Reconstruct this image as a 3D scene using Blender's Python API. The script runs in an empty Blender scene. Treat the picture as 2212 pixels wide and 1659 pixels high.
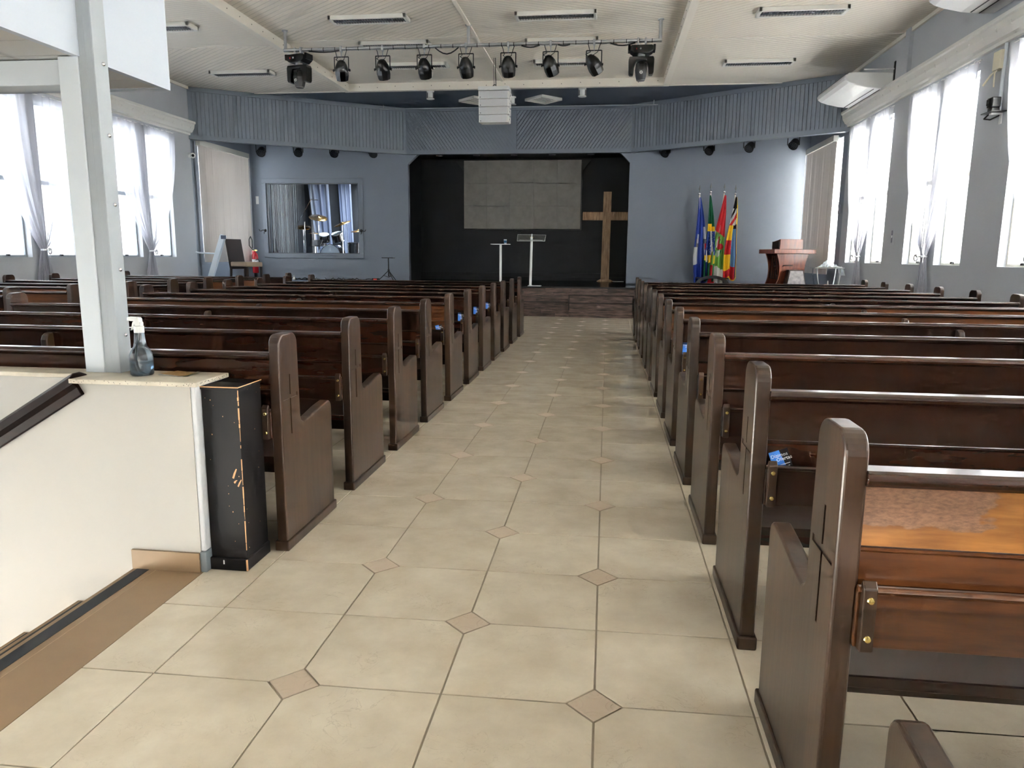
import bpy, bmesh, math, random
from mathutils import Vector, Matrix
random.seed(7)
SC = bpy.context.scene
COL = SC.collection
R = math.radians

# ------------------------------------------------------------------ camera
F_PX, YAW, PITCH, ROLL, EYE = 1595.2, 0.125009, -0.172586, 0.0079436, 1.33297
_f = Vector((-math.sin(YAW) * math.cos(PITCH), math.cos(YAW) * math.cos(PITCH), math.sin(PITCH)))
_r0 = Vector((math.cos(YAW), math.sin(YAW), 0)); _u0 = _r0.cross(_f)
_r = _r0 * math.cos(ROLL) + _u0 * math.sin(ROLL); _u = _r.cross(_f)
cam = bpy.data.cameras.new('camera'); cam.sensor_width = 36; cam.sensor_fit = 'HORIZONTAL'
cam.lens = F_PX / 2212 * 36; cam.clip_start = .05; cam.clip_end = 400
co = bpy.data.objects.new('camera', cam); COL.objects.link(co)
co.matrix_world = Matrix(((_r.x, _u.x, -_f.x, 0), (_r.y, _u.y, -_f.y, 0), (_r.z, _u.z, -_f.z, EYE), (0, 0, 0, 1)))
SC.camera = co

# ------------------------------------------------------------------ light
SUN_DIR = Vector((-1.0, 3.0, -1.0)).normalized()
w = bpy.data.worlds.new('world'); SC.world = w; w.use_nodes = True
nt = w.node_tree; bg = nt.nodes['Background']
sky = nt.nodes.new('ShaderNodeTexSky'); sky.sky_type = 'HOSEK_WILKIE'
sky.sun_direction = (-SUN_DIR); sky.turbidity = 4.0; sky.ground_albedo = .5
hsv = nt.nodes.new('ShaderNodeHueSaturation'); hsv.inputs['Saturation'].default_value = .45
nt.links.new(sky.outputs[0], hsv.inputs['Color']); nt.links.new(hsv.outputs[0], bg.inputs[0])
bg.inputs[1].default_value = 40.0
sun = bpy.data.lights.new('sun', 'SUN'); sun.energy = 60.0; sun.angle = R(.6); sun.color = (1, .93, .82)
so = bpy.data.objects.new('sun', sun); COL.objects.link(so)
so.rotation_euler = SUN_DIR.to_track_quat('-Z', 'Y').to_euler(); so.location = (30, -30, 20)

SC.view_settings.view_transform = 'Standard'; SC.view_settings.look = 'None'
SC.view_settings.gamma = 1; SC.view_settings.use_curve_mapping = False
SC.view_settings.exposure = 2.4
SC.cycles.use_adaptive_sampling = True; SC.cycles.adaptive_threshold = .035; SC.cycles.adaptive_min_samples = 16
SC.cycles.max_bounces = 7; SC.cycles.diffuse_bounces = 4; SC.cycles.glossy_bounces = 3
SC.cycles.transmission_bounces = 6; SC.cycles.transparent_max_bounces = 10
SC.cycles.sample_clamp_indirect = 6.0; SC.cycles.caustics_reflective = False; SC.cycles.caustics_refractive = False

# ------------------------------------------------------------------ helpers
def lin(c):
    return tuple((v / 12.92 if v <= .04045 else ((v + .055) / 1.055) ** 2.4) for v in [x / 255 for x in c]) + (1,)

class G:
    """collects geometry for one mesh"""
    def __init__(s): s.v = []; s.f = []; s.m = []
    def add(s, vs, fs, mi=0):
        b = len(s.v); s.v += [tuple(p) for p in vs]; s.f += [tuple(b + i for i in q) for q in fs]; s.m += [mi] * len(fs); return s
    def box(s, x0, x1, y0, y1, z0, z1, mi=0):
        return s.add([(x0,y0,z0),(x1,y0,z0),(x1,y1,z0),(x0,y1,z0),(x0,y0,z1),(x1,y0,z1),(x1,y1,z1),(x0,y1,z1)],
                     [(3,2,1,0),(4,5,6,7),(0,1,5,4),(1,2,6,5),(2,3,7,6),(3,0,4,7)], mi)
    def obox(s, c, ux, uy, uz, hx, hy, hz):
        c, ux, uy, uz = map(Vector, (c, ux, uy, uz)); vs = []
        for sz in (-1, 1):
            for sx, sy in ((-1,-1),(1,-1),(1,1),(-1,1)): vs.append(c + ux*sx*hx + uy*sy*hy + uz*sz*hz)
        return s.add(vs, [(3,2,1,0),(4,5,6,7),(0,1,5,4),(1,2,6,5),(2,3,7,6),(3,0,4,7)])
    def prism(s, poly, ax, a, b, mi=0):
        n = len(poly)
        def P(u, v, t): return {'x': (t, u, v), 'y': (u, t, v), 'z': (u, v, t)}[ax]
        vs = [P(u, v, a) for u, v in poly] + [P(u, v, b) for u, v in poly]
        fs = [tuple(range(n))[::-1], tuple(range(n, 2*n))] + [(i, (i+1) % n, n + (i+1) % n, n + i) for i in range(n)]
        return s.add(vs, fs, mi)
    def cyl(s, p, q, r, n=12, r2=None, cap=True):
        p, q = Vector(p), Vector(q); r2 = r if r2 is None else r2
        d = (q - p).normalized(); a = d.orthogonal().normalized(); b = d.cross(a)
        vs = [p + (a*math.cos(t) + b*math.sin(t))*r for t in [2*math.pi*i/n for i in range(n)]]
        vs += [q + (a*math.cos(t) + b*math.sin(t))*r2 for t in [2*math.pi*i/n for i in range(n)]]
        fs = [(i, (i+1) % n, n + (i+1) % n, n + i) for i in range(n)]
        if cap: fs += [tuple(range(n))[::-1], tuple(range(n, 2*n))]
        return s.add(vs, fs)
    def tube(s, pts, r, n=8):
        for a, b in zip(pts[:-1], pts[1:]): s.cyl(a, b, r, n)
        return s
    def lathe(s, prof, c=(0,0,0), d=(0,0,1), n=20):
        c = Vector(c); d = Vector(d).normalized(); a = d.orthogonal().normalized(); b = d.cross(a)
        vs = []; m = len(prof)
        for i in range(n):
            t = 2*math.pi*i/n; e = a*math.cos(t) + b*math.sin(t)
            vs += [c + d*z + e*r for r, z in prof]
        fs = []
        for i in range(n):
            j = (i+1) % n
            for k in range(m-1): fs.append((i*m+k, j*m+k, j*m+k+1, i*m+k+1))
        return s.add(vs, fs)
    def ring(s, c, d, Rr, r, n=20, k=8, a0=0, a1=2*math.pi):
        c = Vector(c); d = Vector(d).normalized(); a = d.orthogonal().normalized(); b = d.cross(a)
        pts = [c + (a*math.cos(a0+(a1-a0)*i/n) + b*math.sin(a0+(a1-a0)*i/n))*Rr for i in range(n+1)]
        return s.tube(pts, r, k)
    def loft(s, secs, cap=True):
        n = len(secs[0]); vs = [p for q in secs for p in q]; fs = []
        for k in range(len(secs)-1):
            for i in range(n): fs.append((k*n+i, k*n+(i+1) % n, (k+1)*n+(i+1) % n, (k+1)*n+i))
        if cap: fs += [tuple(range(n))[::-1], tuple(range((len(secs)-1)*n, len(secs)*n))]
        return s.add(vs, fs)
    def grid(s, fn, nu, nv, mf=None):
        vs = [fn(i/nu, j/nv) for j in range(nv+1) for i in range(nu+1)]
        b = len(s.v); s.v += [tuple(p) for p in vs]
        for j in range(nv):
            for i in range(nu):
                s.f.append((b+j*(nu+1)+i, b+j*(nu+1)+i+1, b+(j+1)*(nu+1)+i+1, b+(j+1)*(nu+1)+i))
                s.m.append(mf((i+.5)/nu, (j+.5)/nv) if mf else 0)
        return s
    def mesh(s, name, mat, smooth=False):
        me = bpy.data.meshes.new(name); me.from_pydata(s.v, [], s.f)
        for m in (mat if isinstance(mat, (list, tuple)) else [mat]): me.materials.append(m)
        if any(s.m): me.polygons.foreach_set('material_index', s.m)
        bm = bmesh.new(); bm.from_mesh(me); bmesh.ops.recalc_face_normals(bm, faces=bm.faces); bm.to_mesh(me); bm.free()
        if smooth: me.polygons.foreach_set('use_smooth', [True]*len(me.polygons))
        me.update(); return me
    def build(s, name, mat, parent=None, bevel=0, smooth=False, seg=2, ang=40):
        return link(name, s.mesh(name, mat, smooth), parent, bevel, seg, ang)

def link(name, me, parent=None, bevel=0, seg=2, ang=40):
    o = bpy.data.objects.new(name, me); COL.objects.link(o)
    if parent: o.parent = parent
    if bevel:
        b = o.modifiers.new('bevel', 'BEVEL'); b.width = bevel; b.segments = seg; b.limit_method = 'ANGLE'; b.angle_limit = R(ang)
        b.harden_normals = False
    return o
def tag(o, label, cat=None, group=None, kind=None):
    o['label'] = label
    if cat: o['category'] = cat
    if group: o['group'] = group
    if kind: o['kind'] = kind
    return o
def thing(name, label, cat, loc=(0,0,0), rz=0, group=None, kind=None):
    o = bpy.data.objects.new(name, None); COL.objects.link(o); o.location = loc; o.rotation_euler = (0, 0, rz)
    o.empty_display_size = .1
    return tag(o, label, cat, group, kind)
def struct(o, label): return tag(o, label, None, None, 'structure')
def copy_tree(o, parent=None):
    c = o.copy(); COL.objects.link(c); c.parent = parent
    for ch in [x for x in bpy.data.objects if x.parent == o]: copy_tree(ch, c)
    return c
def text(name, s, size, mtx, mat, parent, align='LEFT', extr=.0004, sx=1):
    cu = bpy.data.curves.new('t', 'FONT'); cu.body = s; cu.size = size; cu.align_x = align; cu.extrude = extr; cu.resolution_u = 2
    t = bpy.data.objects.new('t', cu); COL.objects.link(t)
    me = bpy.data.meshes.new_from_object(t.evaluated_get(bpy.context.evaluated_depsgraph_get()))
    bpy.data.objects.remove(t); bpy.data.curves.remove(cu)
    me.transform(Matrix.Diagonal((sx, 1, 1, 1))); me.transform(mtx); me.name = name
    me.materials.clear(); me.materials.append(mat)
    return link(name, me, parent)

# ------------------------------------------------------------------ materials
MATS = {}
def M(name, col, rough=.5, metal=0, bump=0, bscale=20, var=0, vscale=3, coat=0, spec=.5, trans=0, emit=0, alpha=1):
    if name in MATS: return MATS[name]
    m = bpy.data.materials.new(name); m.use_nodes = True; n = m.node_tree; p = n.nodes['Principled BSDF']
    c = lin(col)
    p.inputs['Base Color'].default_value = c; p.inputs['Roughness'].default_value = rough; p.inputs['Metallic'].default_value = metal
    p.inputs['Coat Weight'].default_value = coat; p.inputs['Specular IOR Level'].default_value = spec
    p.inputs['Transmission Weight'].default_value = trans; p.inputs['Alpha'].default_value = alpha
    tc = n.nodes.new('ShaderNodeTexCoord')
    if var:
        nz = n.nodes.new('ShaderNodeTexNoise'); nz.inputs['Scale'].default_value = vscale; nz.inputs['Detail'].default_value = 5
        n.links.new(tc.outputs['Object'], nz.inputs['Vector'])
        r = n.nodes.new('ShaderNodeMapRange'); r.inputs[1].default_value = .3; r.inputs[2].default_value = .7
        r.inputs[3].default_value = 1 - var; r.inputs[4].default_value = 1 + var
        n.links.new(nz.outputs['Fac'], r.inputs[0])
        x = n.nodes.new('ShaderNodeVectorMath'); x.operation = 'SCALE'; x.inputs[0].default_value = c[:3]
        n.links.new(r.outputs[0], x.inputs['Scale']); n.links.new(x.outputs[0], p.inputs['Base Color'])
    if bump:
        nb = n.nodes.new('ShaderNodeTexNoise'); nb.inputs['Scale'].default_value = bscale; nb.inputs['Detail'].default_value = 4
        n.links.new(tc.outputs['Object'], nb.inputs['Vector'])
        b = n.nodes.new('ShaderNodeBump'); b.inputs['Strength'].default_value = bump; b.inputs['Distance'].default_value = .01
        n.links.new(nb.outputs['Fac'], b.inputs['Height']); n.links.new(b.outputs[0], p.inputs['Normal'])
    MATS[name] = m; return m

def wood(name, c1, c2, rough=.3, scale=(1, 1, 1), boards=0, tone=.35, coat=.3, worn=None):
    """grain stretched along the longest axis; tone differs per object and, if asked, per glued board"""
    m = bpy.data.materials.new(name); m.use_nodes = True; n = m.node_tree; L = n.links; p = n.nodes['Principled BSDF']
    tc = n.nodes.new('ShaderNodeTexCoord'); oi = n.nodes.new('ShaderNodeObjectInfo')
    mp = n.nodes.new('ShaderNodeMapping'); mp.inputs['Scale'].default_value = scale
    off = n.nodes.new('ShaderNodeVectorMath'); off.operation = 'SCALE'; off.inputs[0].default_value = (13, 7, 5)
    L.new(oi.outputs['Random'], off.inputs['Scale']); L.new(off.outputs[0], mp.inputs['Location'])
    L.new(tc.outputs['Object'], mp.inputs['Vector'])
    nz = n.nodes.new('ShaderNodeTexNoise'); nz.inputs['Scale'].default_value = 4; nz.inputs['Detail'].default_value = 6; nz.inputs['Roughness'].default_value = .55
    nz.inputs['Distortion'].default_value = .1
    L.new(mp.outputs[0], nz.inputs['Vector'])
    cr = n.nodes.new('ShaderNodeValToRGB'); cr.color_ramp.elements[0].position = .25; cr.color_ramp.elements[1].position = .8; cr.color_ramp.interpolation = 'EASE'
    cr.color_ramp.elements[0].color = lin(c1); cr.color_ramp.elements[1].color = lin(c2)
    L.new(nz.outputs['Fac'], cr.inputs[0])
    mr = n.nodes.new('ShaderNodeMapRange'); mr.inputs[3].default_value = 1 - tone; mr.inputs[4].default_value = 1 + tone * 1.3
    src = oi.outputs['Random']
    if boards:
        sp = n.nodes.new('ShaderNodeSeparateXYZ'); L.new(tc.outputs['Object'], sp.inputs[0])
        d = n.nodes.new('ShaderNodeMath'); d.operation = 'DIVIDE'; d.inputs[1].default_value = boards; L.new(sp.outputs['Y'], d.inputs[0])
        a = n.nodes.new('ShaderNodeMath'); a.operation = 'MULTIPLY_ADD'; a.inputs[1].default_value = 37; L.new(oi.outputs['Random'], a.inputs[0]); L.new(d.outputs[0], a.inputs[2])
        fl = n.nodes.new('ShaderNodeMath'); fl.operation = 'FLOOR'; L.new(a.outputs[0], fl.inputs[0])
        wn = n.nodes.new('ShaderNodeTexWhiteNoise'); wn.noise_dimensions = '1D'; L.new(fl.outputs[0], wn.inputs['W']); src = wn.outputs['Value']
    L.new(src, mr.inputs[0])
    vm = n.nodes.new('ShaderNodeVectorMath'); vm.operation = 'SCALE'; L.new(cr.outputs[0], vm.inputs[0]); L.new(mr.outputs[0], vm.inputs['Scale'])
    colr = vm.outputs[0]
    if worn:
        # matt scuffed patch of varnish: x limits, z limits in object space
        (x0, x1, z0, z1, cw1, cw2) = worn
        sp = n.nodes.new('ShaderNodeSeparateXYZ'); L.new(tc.outputs['Object'], sp.inputs[0])
        n2 = n.nodes.new('ShaderNodeTexNoise'); n2.inputs['Scale'].default_value = 26; n2.inputs['Detail'].default_value = 6
        mq = n.nodes.new('ShaderNodeMapping'); mq.inputs['Scale'].default_value = (1, 1, 2.2); L.new(tc.outputs['Object'], mq.inputs[0]); L.new(mq.outputs[0], n2.inputs[0])
        def edge(sock, e, sgn, wdt):
            q = n.nodes.new('ShaderNodeMapRange'); q.inputs[1].default_value = e - wdt; q.inputs[2].default_value = e + wdt
            q.inputs[3].default_value = 0 if sgn > 0 else 1; q.inputs[4].default_value = 1 if sgn > 0 else 0
            L.new(sock, q.inputs[0]); return q.outputs[0]
        es = [edge(sp.outputs['X'], x0, 1, .03), edge(sp.outputs['X'], x1, -1, .04), edge(sp.outputs['Z'], z0, 1, .014)]
        cur = es[0]
        for e in es[1:]:
            mu = n.nodes.new('ShaderNodeMath'); mu.operation = 'MULTIPLY'; L.new(cur, mu.inputs[0]); L.new(e, mu.inputs[1]); cur = mu.outputs[0]
        ad = n.nodes.new('ShaderNodeMath'); ad.operation = 'MULTIPLY_ADD'; ad.inputs[1].default_value = 1.5; L.new(n2.outputs['Fac'], ad.inputs[0]); ad.inputs[2].default_value = -.75
        su = n.nodes.new('ShaderNodeMath'); su.operation = 'ADD'; L.new(ad.outputs[0], su.inputs[0]); L.new(cur, su.inputs[1])
        th = n.nodes.new('ShaderNodeMapRange'); th.inputs[1].default_value = .45; th.inputs[2].default_value = .62; L.new(su.outputs[0], th.inputs[0])
        n3 = n.nodes.new('ShaderNodeTexNoise'); n3.inputs['Scale'].default_value = 150; n3.inputs['Detail'].default_value = 8; n3.inputs['Roughness'].default_value = .7
        mq3 = n.nodes.new('ShaderNodeMapping'); mq3.inputs['Scale'].default_value = (.45, 1, 1.3); L.new(tc.outputs['Object'], mq3.inputs[0]); L.new(mq3.outputs[0], n3.inputs[0])
        c3 = n.nodes.new('ShaderNodeValToRGB'); c3.color_ramp.elements[0].position = .36; c3.color_ramp.elements[1].position = .62
        c3.color_ramp.elements[0].color = lin(cw1); c3.color_ramp.elements[1].color = lin(cw2); L.new(n3.outputs['Fac'], c3.inputs[0])
        mx = n.nodes.new('ShaderNodeMix'); mx.data_type = 'RGBA'; L.new(th.outputs[0], mx.inputs[0]); L.new(colr, mx.inputs[6]); L.new(c3.outputs[0], mx.inputs[7]); colr = mx.outputs[2]
    L.new(colr, p.inputs['Base Color'])
    p.inputs['Roughness'].default_value = rough; p.inputs['Coat Weight'].default_value = coat; p.inputs['Coat Roughness'].default_value = .18
    bp = n.nodes.new('ShaderNodeBump'); bp.inputs['Strength'].default_value = .12; bp.inputs['Distance'].default_value = .004
    L.new(nz.outputs['Fac'], bp.inputs['Height']); L.new(bp.outputs[0], p.inputs['Normal'])
    MATS[name] = m; return m

def grooved(name, col, ang, pitch=.1, rough=.5):
    """lining of narrow tongue-and-groove strips too fine to pick apart"""
    m = bpy.data.materials.new(name); m.use_nodes = True; n = m.node_tree; L = n.links; p = n.nodes['Principled BSDF']
    tc = n.nodes.new('ShaderNodeTexCoord'); mp = n.nodes.new('ShaderNodeMapping'); mp.vector_type = 'TEXTURE'
    mp.inputs['Rotation'].default_value = (0, 0, R(ang)); L.new(tc.outputs['Object'], mp.inputs[0])
    sp = n.nodes.new('ShaderNodeSeparateXYZ'); L.new(mp.outputs[0], sp.inputs[0])
    d = n.nodes.new('ShaderNodeMath'); d.operation = 'DIVIDE'; d.inputs[1].default_value = pitch; L.new(sp.outputs['X'], d.inputs[0])
    fr = n.nodes.new('ShaderNodeMath'); fr.operation = 'FRACT'; L.new(d.outputs[0], fr.inputs[0])
    pp = n.nodes.new('ShaderNodeMath'); pp.operation = 'PINGPONG'; pp.inputs[1].default_value = .5; L.new(fr.outputs[0], pp.inputs[0])
    r = n.nodes.new('ShaderNodeMapRange'); r.inputs[1].default_value = .0; r.inputs[2].default_value = .1; L.new(pp.outputs[0], r.inputs[0])
    b = n.nodes.new('ShaderNodeBump'); b.inputs['Strength'].default_value = .8; b.inputs['Distance'].default_value = .01
    L.new(r.outputs[0], b.inputs['Height']); L.new(b.outputs[0], p.inputs['Normal'])
    mr = n.nodes.new('ShaderNodeMapRange'); mr.inputs[3].default_value = .72; L.new(r.outputs[0], mr.inputs[0])  # groove lines darkened in the colour to deepen their shade
    v = n.nodes.new('ShaderNodeVectorMath'); v.operation = 'SCALE'; v.inputs[0].default_value = lin(col)[:3]; L.new(mr.outputs[0], v.inputs['Scale'])
    L.new(v.outputs[0], p.inputs['Base Color']); p.inputs['Roughness'].default_value = rough
    MATS[name] = m; return m

def tile_mat(name, ca, cb, cv, rough=.2):
    m = bpy.data.materials.new(name); m.use_nodes = True; n = m.node_tree; L = n.links; p = n.nodes['Principled BSDF']
    tc = n.nodes.new('ShaderNodeTexCoord'); oi = n.nodes.new('ShaderNodeObjectInfo')
    of = n.nodes.new('ShaderNodeVectorMath'); of.operation = 'SCALE'; of.inputs[0].default_value = (31, 17, 3); L.new(oi.outputs['Random'], of.inputs['Scale'])
    ad = n.nodes.new('ShaderNodeVectorMath'); L.new(tc.outputs['Object'], ad.inputs[0]); L.new(of.outputs[0], ad.inputs[1])
    n1 = n.nodes.new('ShaderNodeTexNoise'); n1.inputs['Scale'].default_value = 4.5; n1.inputs['Detail'].default_value = 7; n1.inputs['Roughness'].default_value = .6; L.new(ad.outputs[0], n1.inputs[0])
    c = n.nodes.new('ShaderNodeValToRGB'); c.color_ramp.elements[0].position = .33; c.color_ramp.elements[1].position = .68
    c.color_ramp.elements[0].color = lin(ca); c.color_ramp.elements[1].color = lin(cb); L.new(n1.outputs['Fac'], c.inputs[0])
    n2 = n.nodes.new('ShaderNodeTexNoise'); n2.inputs['Scale'].default_value = 9; n2.inputs['Detail'].default_value = 6; n2.inputs['Distortion'].default_value = 1.6; L.new(ad.outputs[0], n2.inputs[0])
    s = n.nodes.new('ShaderNodeMath'); s.operation = 'SUBTRACT'; s.inputs[1].default_value = .5; L.new(n2.outputs['Fac'], s.inputs[0])
    a = n.nodes.new('ShaderNodeMath'); a.operation = 'ABSOLUTE'; L.new(s.outputs[0], a.inputs[0])
    r = n.nodes.new('ShaderNodeMapRange'); r.inputs[1].default_value = 0; r.inputs[2].default_value = .012; r.inputs[3].default_value = .38; r.inputs[4].default_value = 0; L.new(a.outputs[0], r.inputs[0])
    n4 = n.nodes.new('ShaderNodeTexNoise'); n4.inputs['Scale'].default_value = 5; L.new(ad.outputs[0], n4.inputs[0])
    r4 = n.nodes.new('ShaderNodeMapRange'); r4.inputs[1].default_value = .5; r4.inputs[2].default_value = .65; L.new(n4.outputs['Fac'], r4.inputs[0])
    mu = n.nodes.new('ShaderNodeMath'); mu.operation = 'MULTIPLY'; L.new(r.outputs[0], mu.inputs[0]); L.new(r4.outputs[0], mu.inputs[1])
    mx = n.nodes.new('ShaderNodeMix'); mx.data_type = 'RGBA'; L.new(mu.outputs[0], mx.inputs[0]); L.new(c.outputs[0], mx.inputs[6]); mx.inputs[7].default_value = lin(cv)
    L.new(mx.outputs[2], p.inputs['Base Color'])
    p.inputs['Roughness'].default_value = rough; p.inputs['Specular IOR Level'].default_value = .5
    b = n.nodes.new('ShaderNodeBump'); b.inputs['Strength'].default_value = .03; b.inputs['Distance'].default_value = .004; L.new(n1.outputs['Fac'], b.inputs['Height']); L.new(b.outputs[0], p.inputs['Normal'])
    MATS[name] = m; return m

def sheer(name, col, fac, tcol=(255, 255, 255)):
    m = bpy.data.materials.new(name); m.use_nodes = True; n = m.node_tree; L = n.links
    out = n.nodes['Material Output']; n.nodes.remove(n.nodes['Principled BSDF'])
    t = n.nodes.new('ShaderNodeBsdfTransparent'); t.inputs[0].default_value = lin(tcol)
    d = n.nodes.new('ShaderNodeBsdfDiffuse'); d.inputs[0].default_value = lin(col)
    s = n.nodes.new('ShaderNodeBsdfTranslucent'); s.inputs[0].default_value = lin(col)
    m1 = n.nodes.new('ShaderNodeMixShader'); m1.inputs[0].default_value = .5; L.new(d.outputs[0], m1.inputs[1]); L.new(s.outputs[0], m1.inputs[2])
    m2 = n.nodes.new('ShaderNodeMixShader'); m2.inputs[0].default_value = fac; L.new(t.outputs[0], m2.inputs[1]); L.new(m1.outputs[0], m2.inputs[2])
    L.new(m2.outputs[0], out.inputs[0]); MATS[name] = m; return m

def pane_mat(name, tint, gloss, dif=0, rib=0, rough=.02, milk=.96, ior=1.45):
    """thin pane: see-through, with a share of mirror reflection and of milky scatter"""
    m = bpy.data.materials.new(name); m.use_nodes = True; n = m.node_tree; L = n.links
    out = n.nodes['Material Output']; n.nodes.remove(n.nodes['Principled BSDF'])
    t = n.nodes.new('ShaderNodeBsdfTransparent'); t.inputs[0].default_value = lin(tint)
    g = n.nodes.new('ShaderNodeBsdfGlossy'); g.inputs['Roughness'].default_value = rough; g.inputs[0].default_value = (1, 1, 1, 1)
    cur = t.outputs[0]
    if dif:
        s = n.nodes.new('ShaderNodeBsdfTranslucent'); s.inputs[0].default_value = (milk*.97, milk*.985, milk, 1)
        a = n.nodes.new('ShaderNodeMixShader'); a.inputs[0].default_value = dif; L.new(cur, a.inputs[1]); L.new(s.outputs[0], a.inputs[2]); cur = a.outputs[0]
        if rib:
            tc = n.nodes.new('ShaderNodeTexCoord'); wv = n.nodes.new('ShaderNodeTexWave'); wv.bands_direction = 'Y'; wv.inputs['Scale'].default_value = rib
            wv.inputs['Distortion'].default_value = .6; L.new(tc.outputs['Object'], wv.inputs[0])
            rr = n.nodes.new('ShaderNodeMapRange'); rr.inputs[3].default_value = dif * .85; rr.inputs[4].default_value = min(1, dif * 1.15); L.new(wv.outputs['Fac'], rr.inputs[0]); L.new(rr.outputs[0], a.inputs[0])
    fr = n.nodes.new('ShaderNodeFresnel'); fr.inputs[0].default_value = ior
    ml = n.nodes.new('ShaderNodeMath'); ml.operation = 'MULTIPLY_ADD'; ml.inputs[1].default_value = 1; ml.inputs[2].default_value = gloss; ml.use_clamp = True; L.new(fr.outputs[0], ml.inputs[0])
    x = n.nodes.new('ShaderNodeMixShader'); L.new(ml.outputs[0], x.inputs[0]); L.new(cur, x.inputs[1]); L.new(g.outputs[0], x.inputs[2])
    L.new(x.outputs[0], out.inputs[0]); MATS[name] = m; return m

WALL = M('grey_paint', (184, 187, 192), .75, var=.03, vscale=1.2, bump=.05, bscale=60)
BLUE = M('blue_grey_paint', (130, 138, 150), .6, var=.03, vscale=1.5, bump=.06, bscale=80)
BLUE2 = M('blue_grey_board_paint', (122, 130, 141), .5)
DBLUE = M('dark_blue_grey_ceiling_paint', (86, 95, 109), .6, var=.03)
WHITE = M('white_paint', (228, 228, 225), .55)
CREAM = M('cream_plaster', (180, 177, 170), .7, var=.025, vscale=2, bump=.05, bscale=50)
ROUGHW = M('rough_white_plaster', (225, 226, 228), .8, bump=.7, bscale=25)
BLACKW = M('black_stage_paint', (24, 26, 30), .55)
BLACKF = M('black_stage_floor', (16, 17, 20), .16, var=.3, vscale=3)
CEILW = M('cream_ceiling_trim', (240, 233, 220), .55)
STEEL = M('grey_steel_paint', (158, 164, 168), .45, var=.04, vscale=9)
STEEL2 = M('pale_grey_casing_paint', (206, 212, 217), .5)
BLK = M('black_plastic', (14, 14, 15), .35)
BLK2 = M('black_metal', (10, 10, 11), .3, spec=.6)
DGREY = M('charcoal_plastic', (40, 40, 42), .4)
CHROME = M('chrome', (225, 225, 228), .12, 1)
ALU = M('aluminium_tube', (190, 192, 196), .32, .9)
PLASTIC = M('white_plastic', (236, 236, 232), .35)
BRASS = M('brass', (214, 190, 120), .25, 1)
GROUT = M('grout', (150, 137, 118), .8)
WOOD = wood('pew_wood', (42, 21, 12), (54, 29, 17), .26, (.9, 5, 5), tone=.3)
WOODE = wood('pew_end_wood', (44, 27, 16), (62, 42, 27), .34, (7, 7, .8), boards=.15, tone=.42)
WOODW = wood('worn_sunlit_pew_wood', (118, 74, 34), (176, 120, 62), .34, (1.2, 9, 9), tone=.05, worn=(.03, .30, .785, .88, (112, 84, 66), (150, 112, 88)))  # golden base colour stands for sunlight on the panel; the scuffing is wear
WOODG = wood('golden_sunlit_pew_wood', (70, 38, 18), (112, 66, 32), .3, (1.2, 9, 9), tone=.12)  # lighter pew wood; on the right pews its gold stands for sunlight
OAK = wood('cross_timber', (140, 106, 76), (198, 162, 124), .55, (6, 6, .8), tone=.1, coat=0)
PULP = wood('pulpit_wood', (88, 42, 26), (132, 68, 42), .35, (6, 6, 1), tone=.12)
RAILW = wood('handrail_wood', (20, 9, 6), (36, 17, 10), .45, (.5, 5, 5), tone=.05, coat=0)
MATS['handrail_wood'].node_tree.nodes['Principled BSDF'].inputs['Specular IOR Level'].default_value = .15
PLANK = wood('stage_plank', (30, 22, 20), (108, 87, 78), .5, (1.0, 6, 9), tone=.35, coat=0)
TILE = tile_mat('beige_tile', (202, 189, 166), (222, 211, 190), (166, 150, 128), .15)
DIAM = M('taupe_tile', (195, 178, 157), .5, spec=.3)
VOILE = sheer('white_voile', (212, 212, 220), .68)
PANEW = pane_mat('ribbed_window_glass', (250, 252, 255), .0, .90, 18)
TINT = pane_mat('added_window_tint', (80, 80, 80), .0)  # tint weakens the sun coming through the added rear window
PANEC = pane_mat('studio_glass', (235, 240, 245), .0, ior=1.3)
CLEAR = pane_mat('clear_acrylic', (235, 242, 248), .10)

# ------------------------------------------------------------------ room dimensions
XL, XR = -9.30, 4.72
ZS, ZT = 4.94, 5.08            # side ceiling, raised middle ceiling
STZ = .66                      # stage height
YB = -4.6                      # wall behind the camera
YA = 16.10                     # where the boarded wings start
RC = [14.71, 11.78, 8.80, 5.85, 2.90, -.05, -3.0]     # window pairs, right wall
LC = [14.27, 11.32, 8.37, 5.42, 2.47, -.48, -3.4]     # window pairs, left wall
W0, W1Z = 1.24, 3.74

def wall_y(name, x0, x1, ya, yb, z0, z1, holes, mat, label):
    g = G(); ys = sorted({ya, yb} | {h[0] for h in holes} | {h[1] for h in holes})
    for a, b in zip(ys[:-1], ys[1:]):
        hs = sorted([(h[2], h[3]) for h in holes if h[0] <= a + 1e-6 and h[1] >= b - 1e-6]); z = z0
        for p, q in hs:
            if p > z: g.box(x0, x1, a, b, z, p)
            z = q
        if z < z1: g.box(x0, x1, a, b, z, z1)
    return struct(g.build(name, mat), label)
def wall_x(name, y0, y1, xa, xb, z0, z1, holes, mat, label):
    g = G(); xs = sorted({xa, xb} | {h[0] for h in holes} | {h[1] for h in holes})
    for a, b in zip(xs[:-1], xs[1:]):
        hs = sorted([(h[2], h[3]) for h in holes if h[0] <= a + 1e-6 and h[1] >= b - 1e-6]); z = z0
        for p, q in hs:
            if p > z: g.box(a, b, y0, y1, z, p)
            z = q
        if z < z1: g.box(a, b, y0, y1, z, z1)
    return struct(g.build(name, mat), label)

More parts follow.
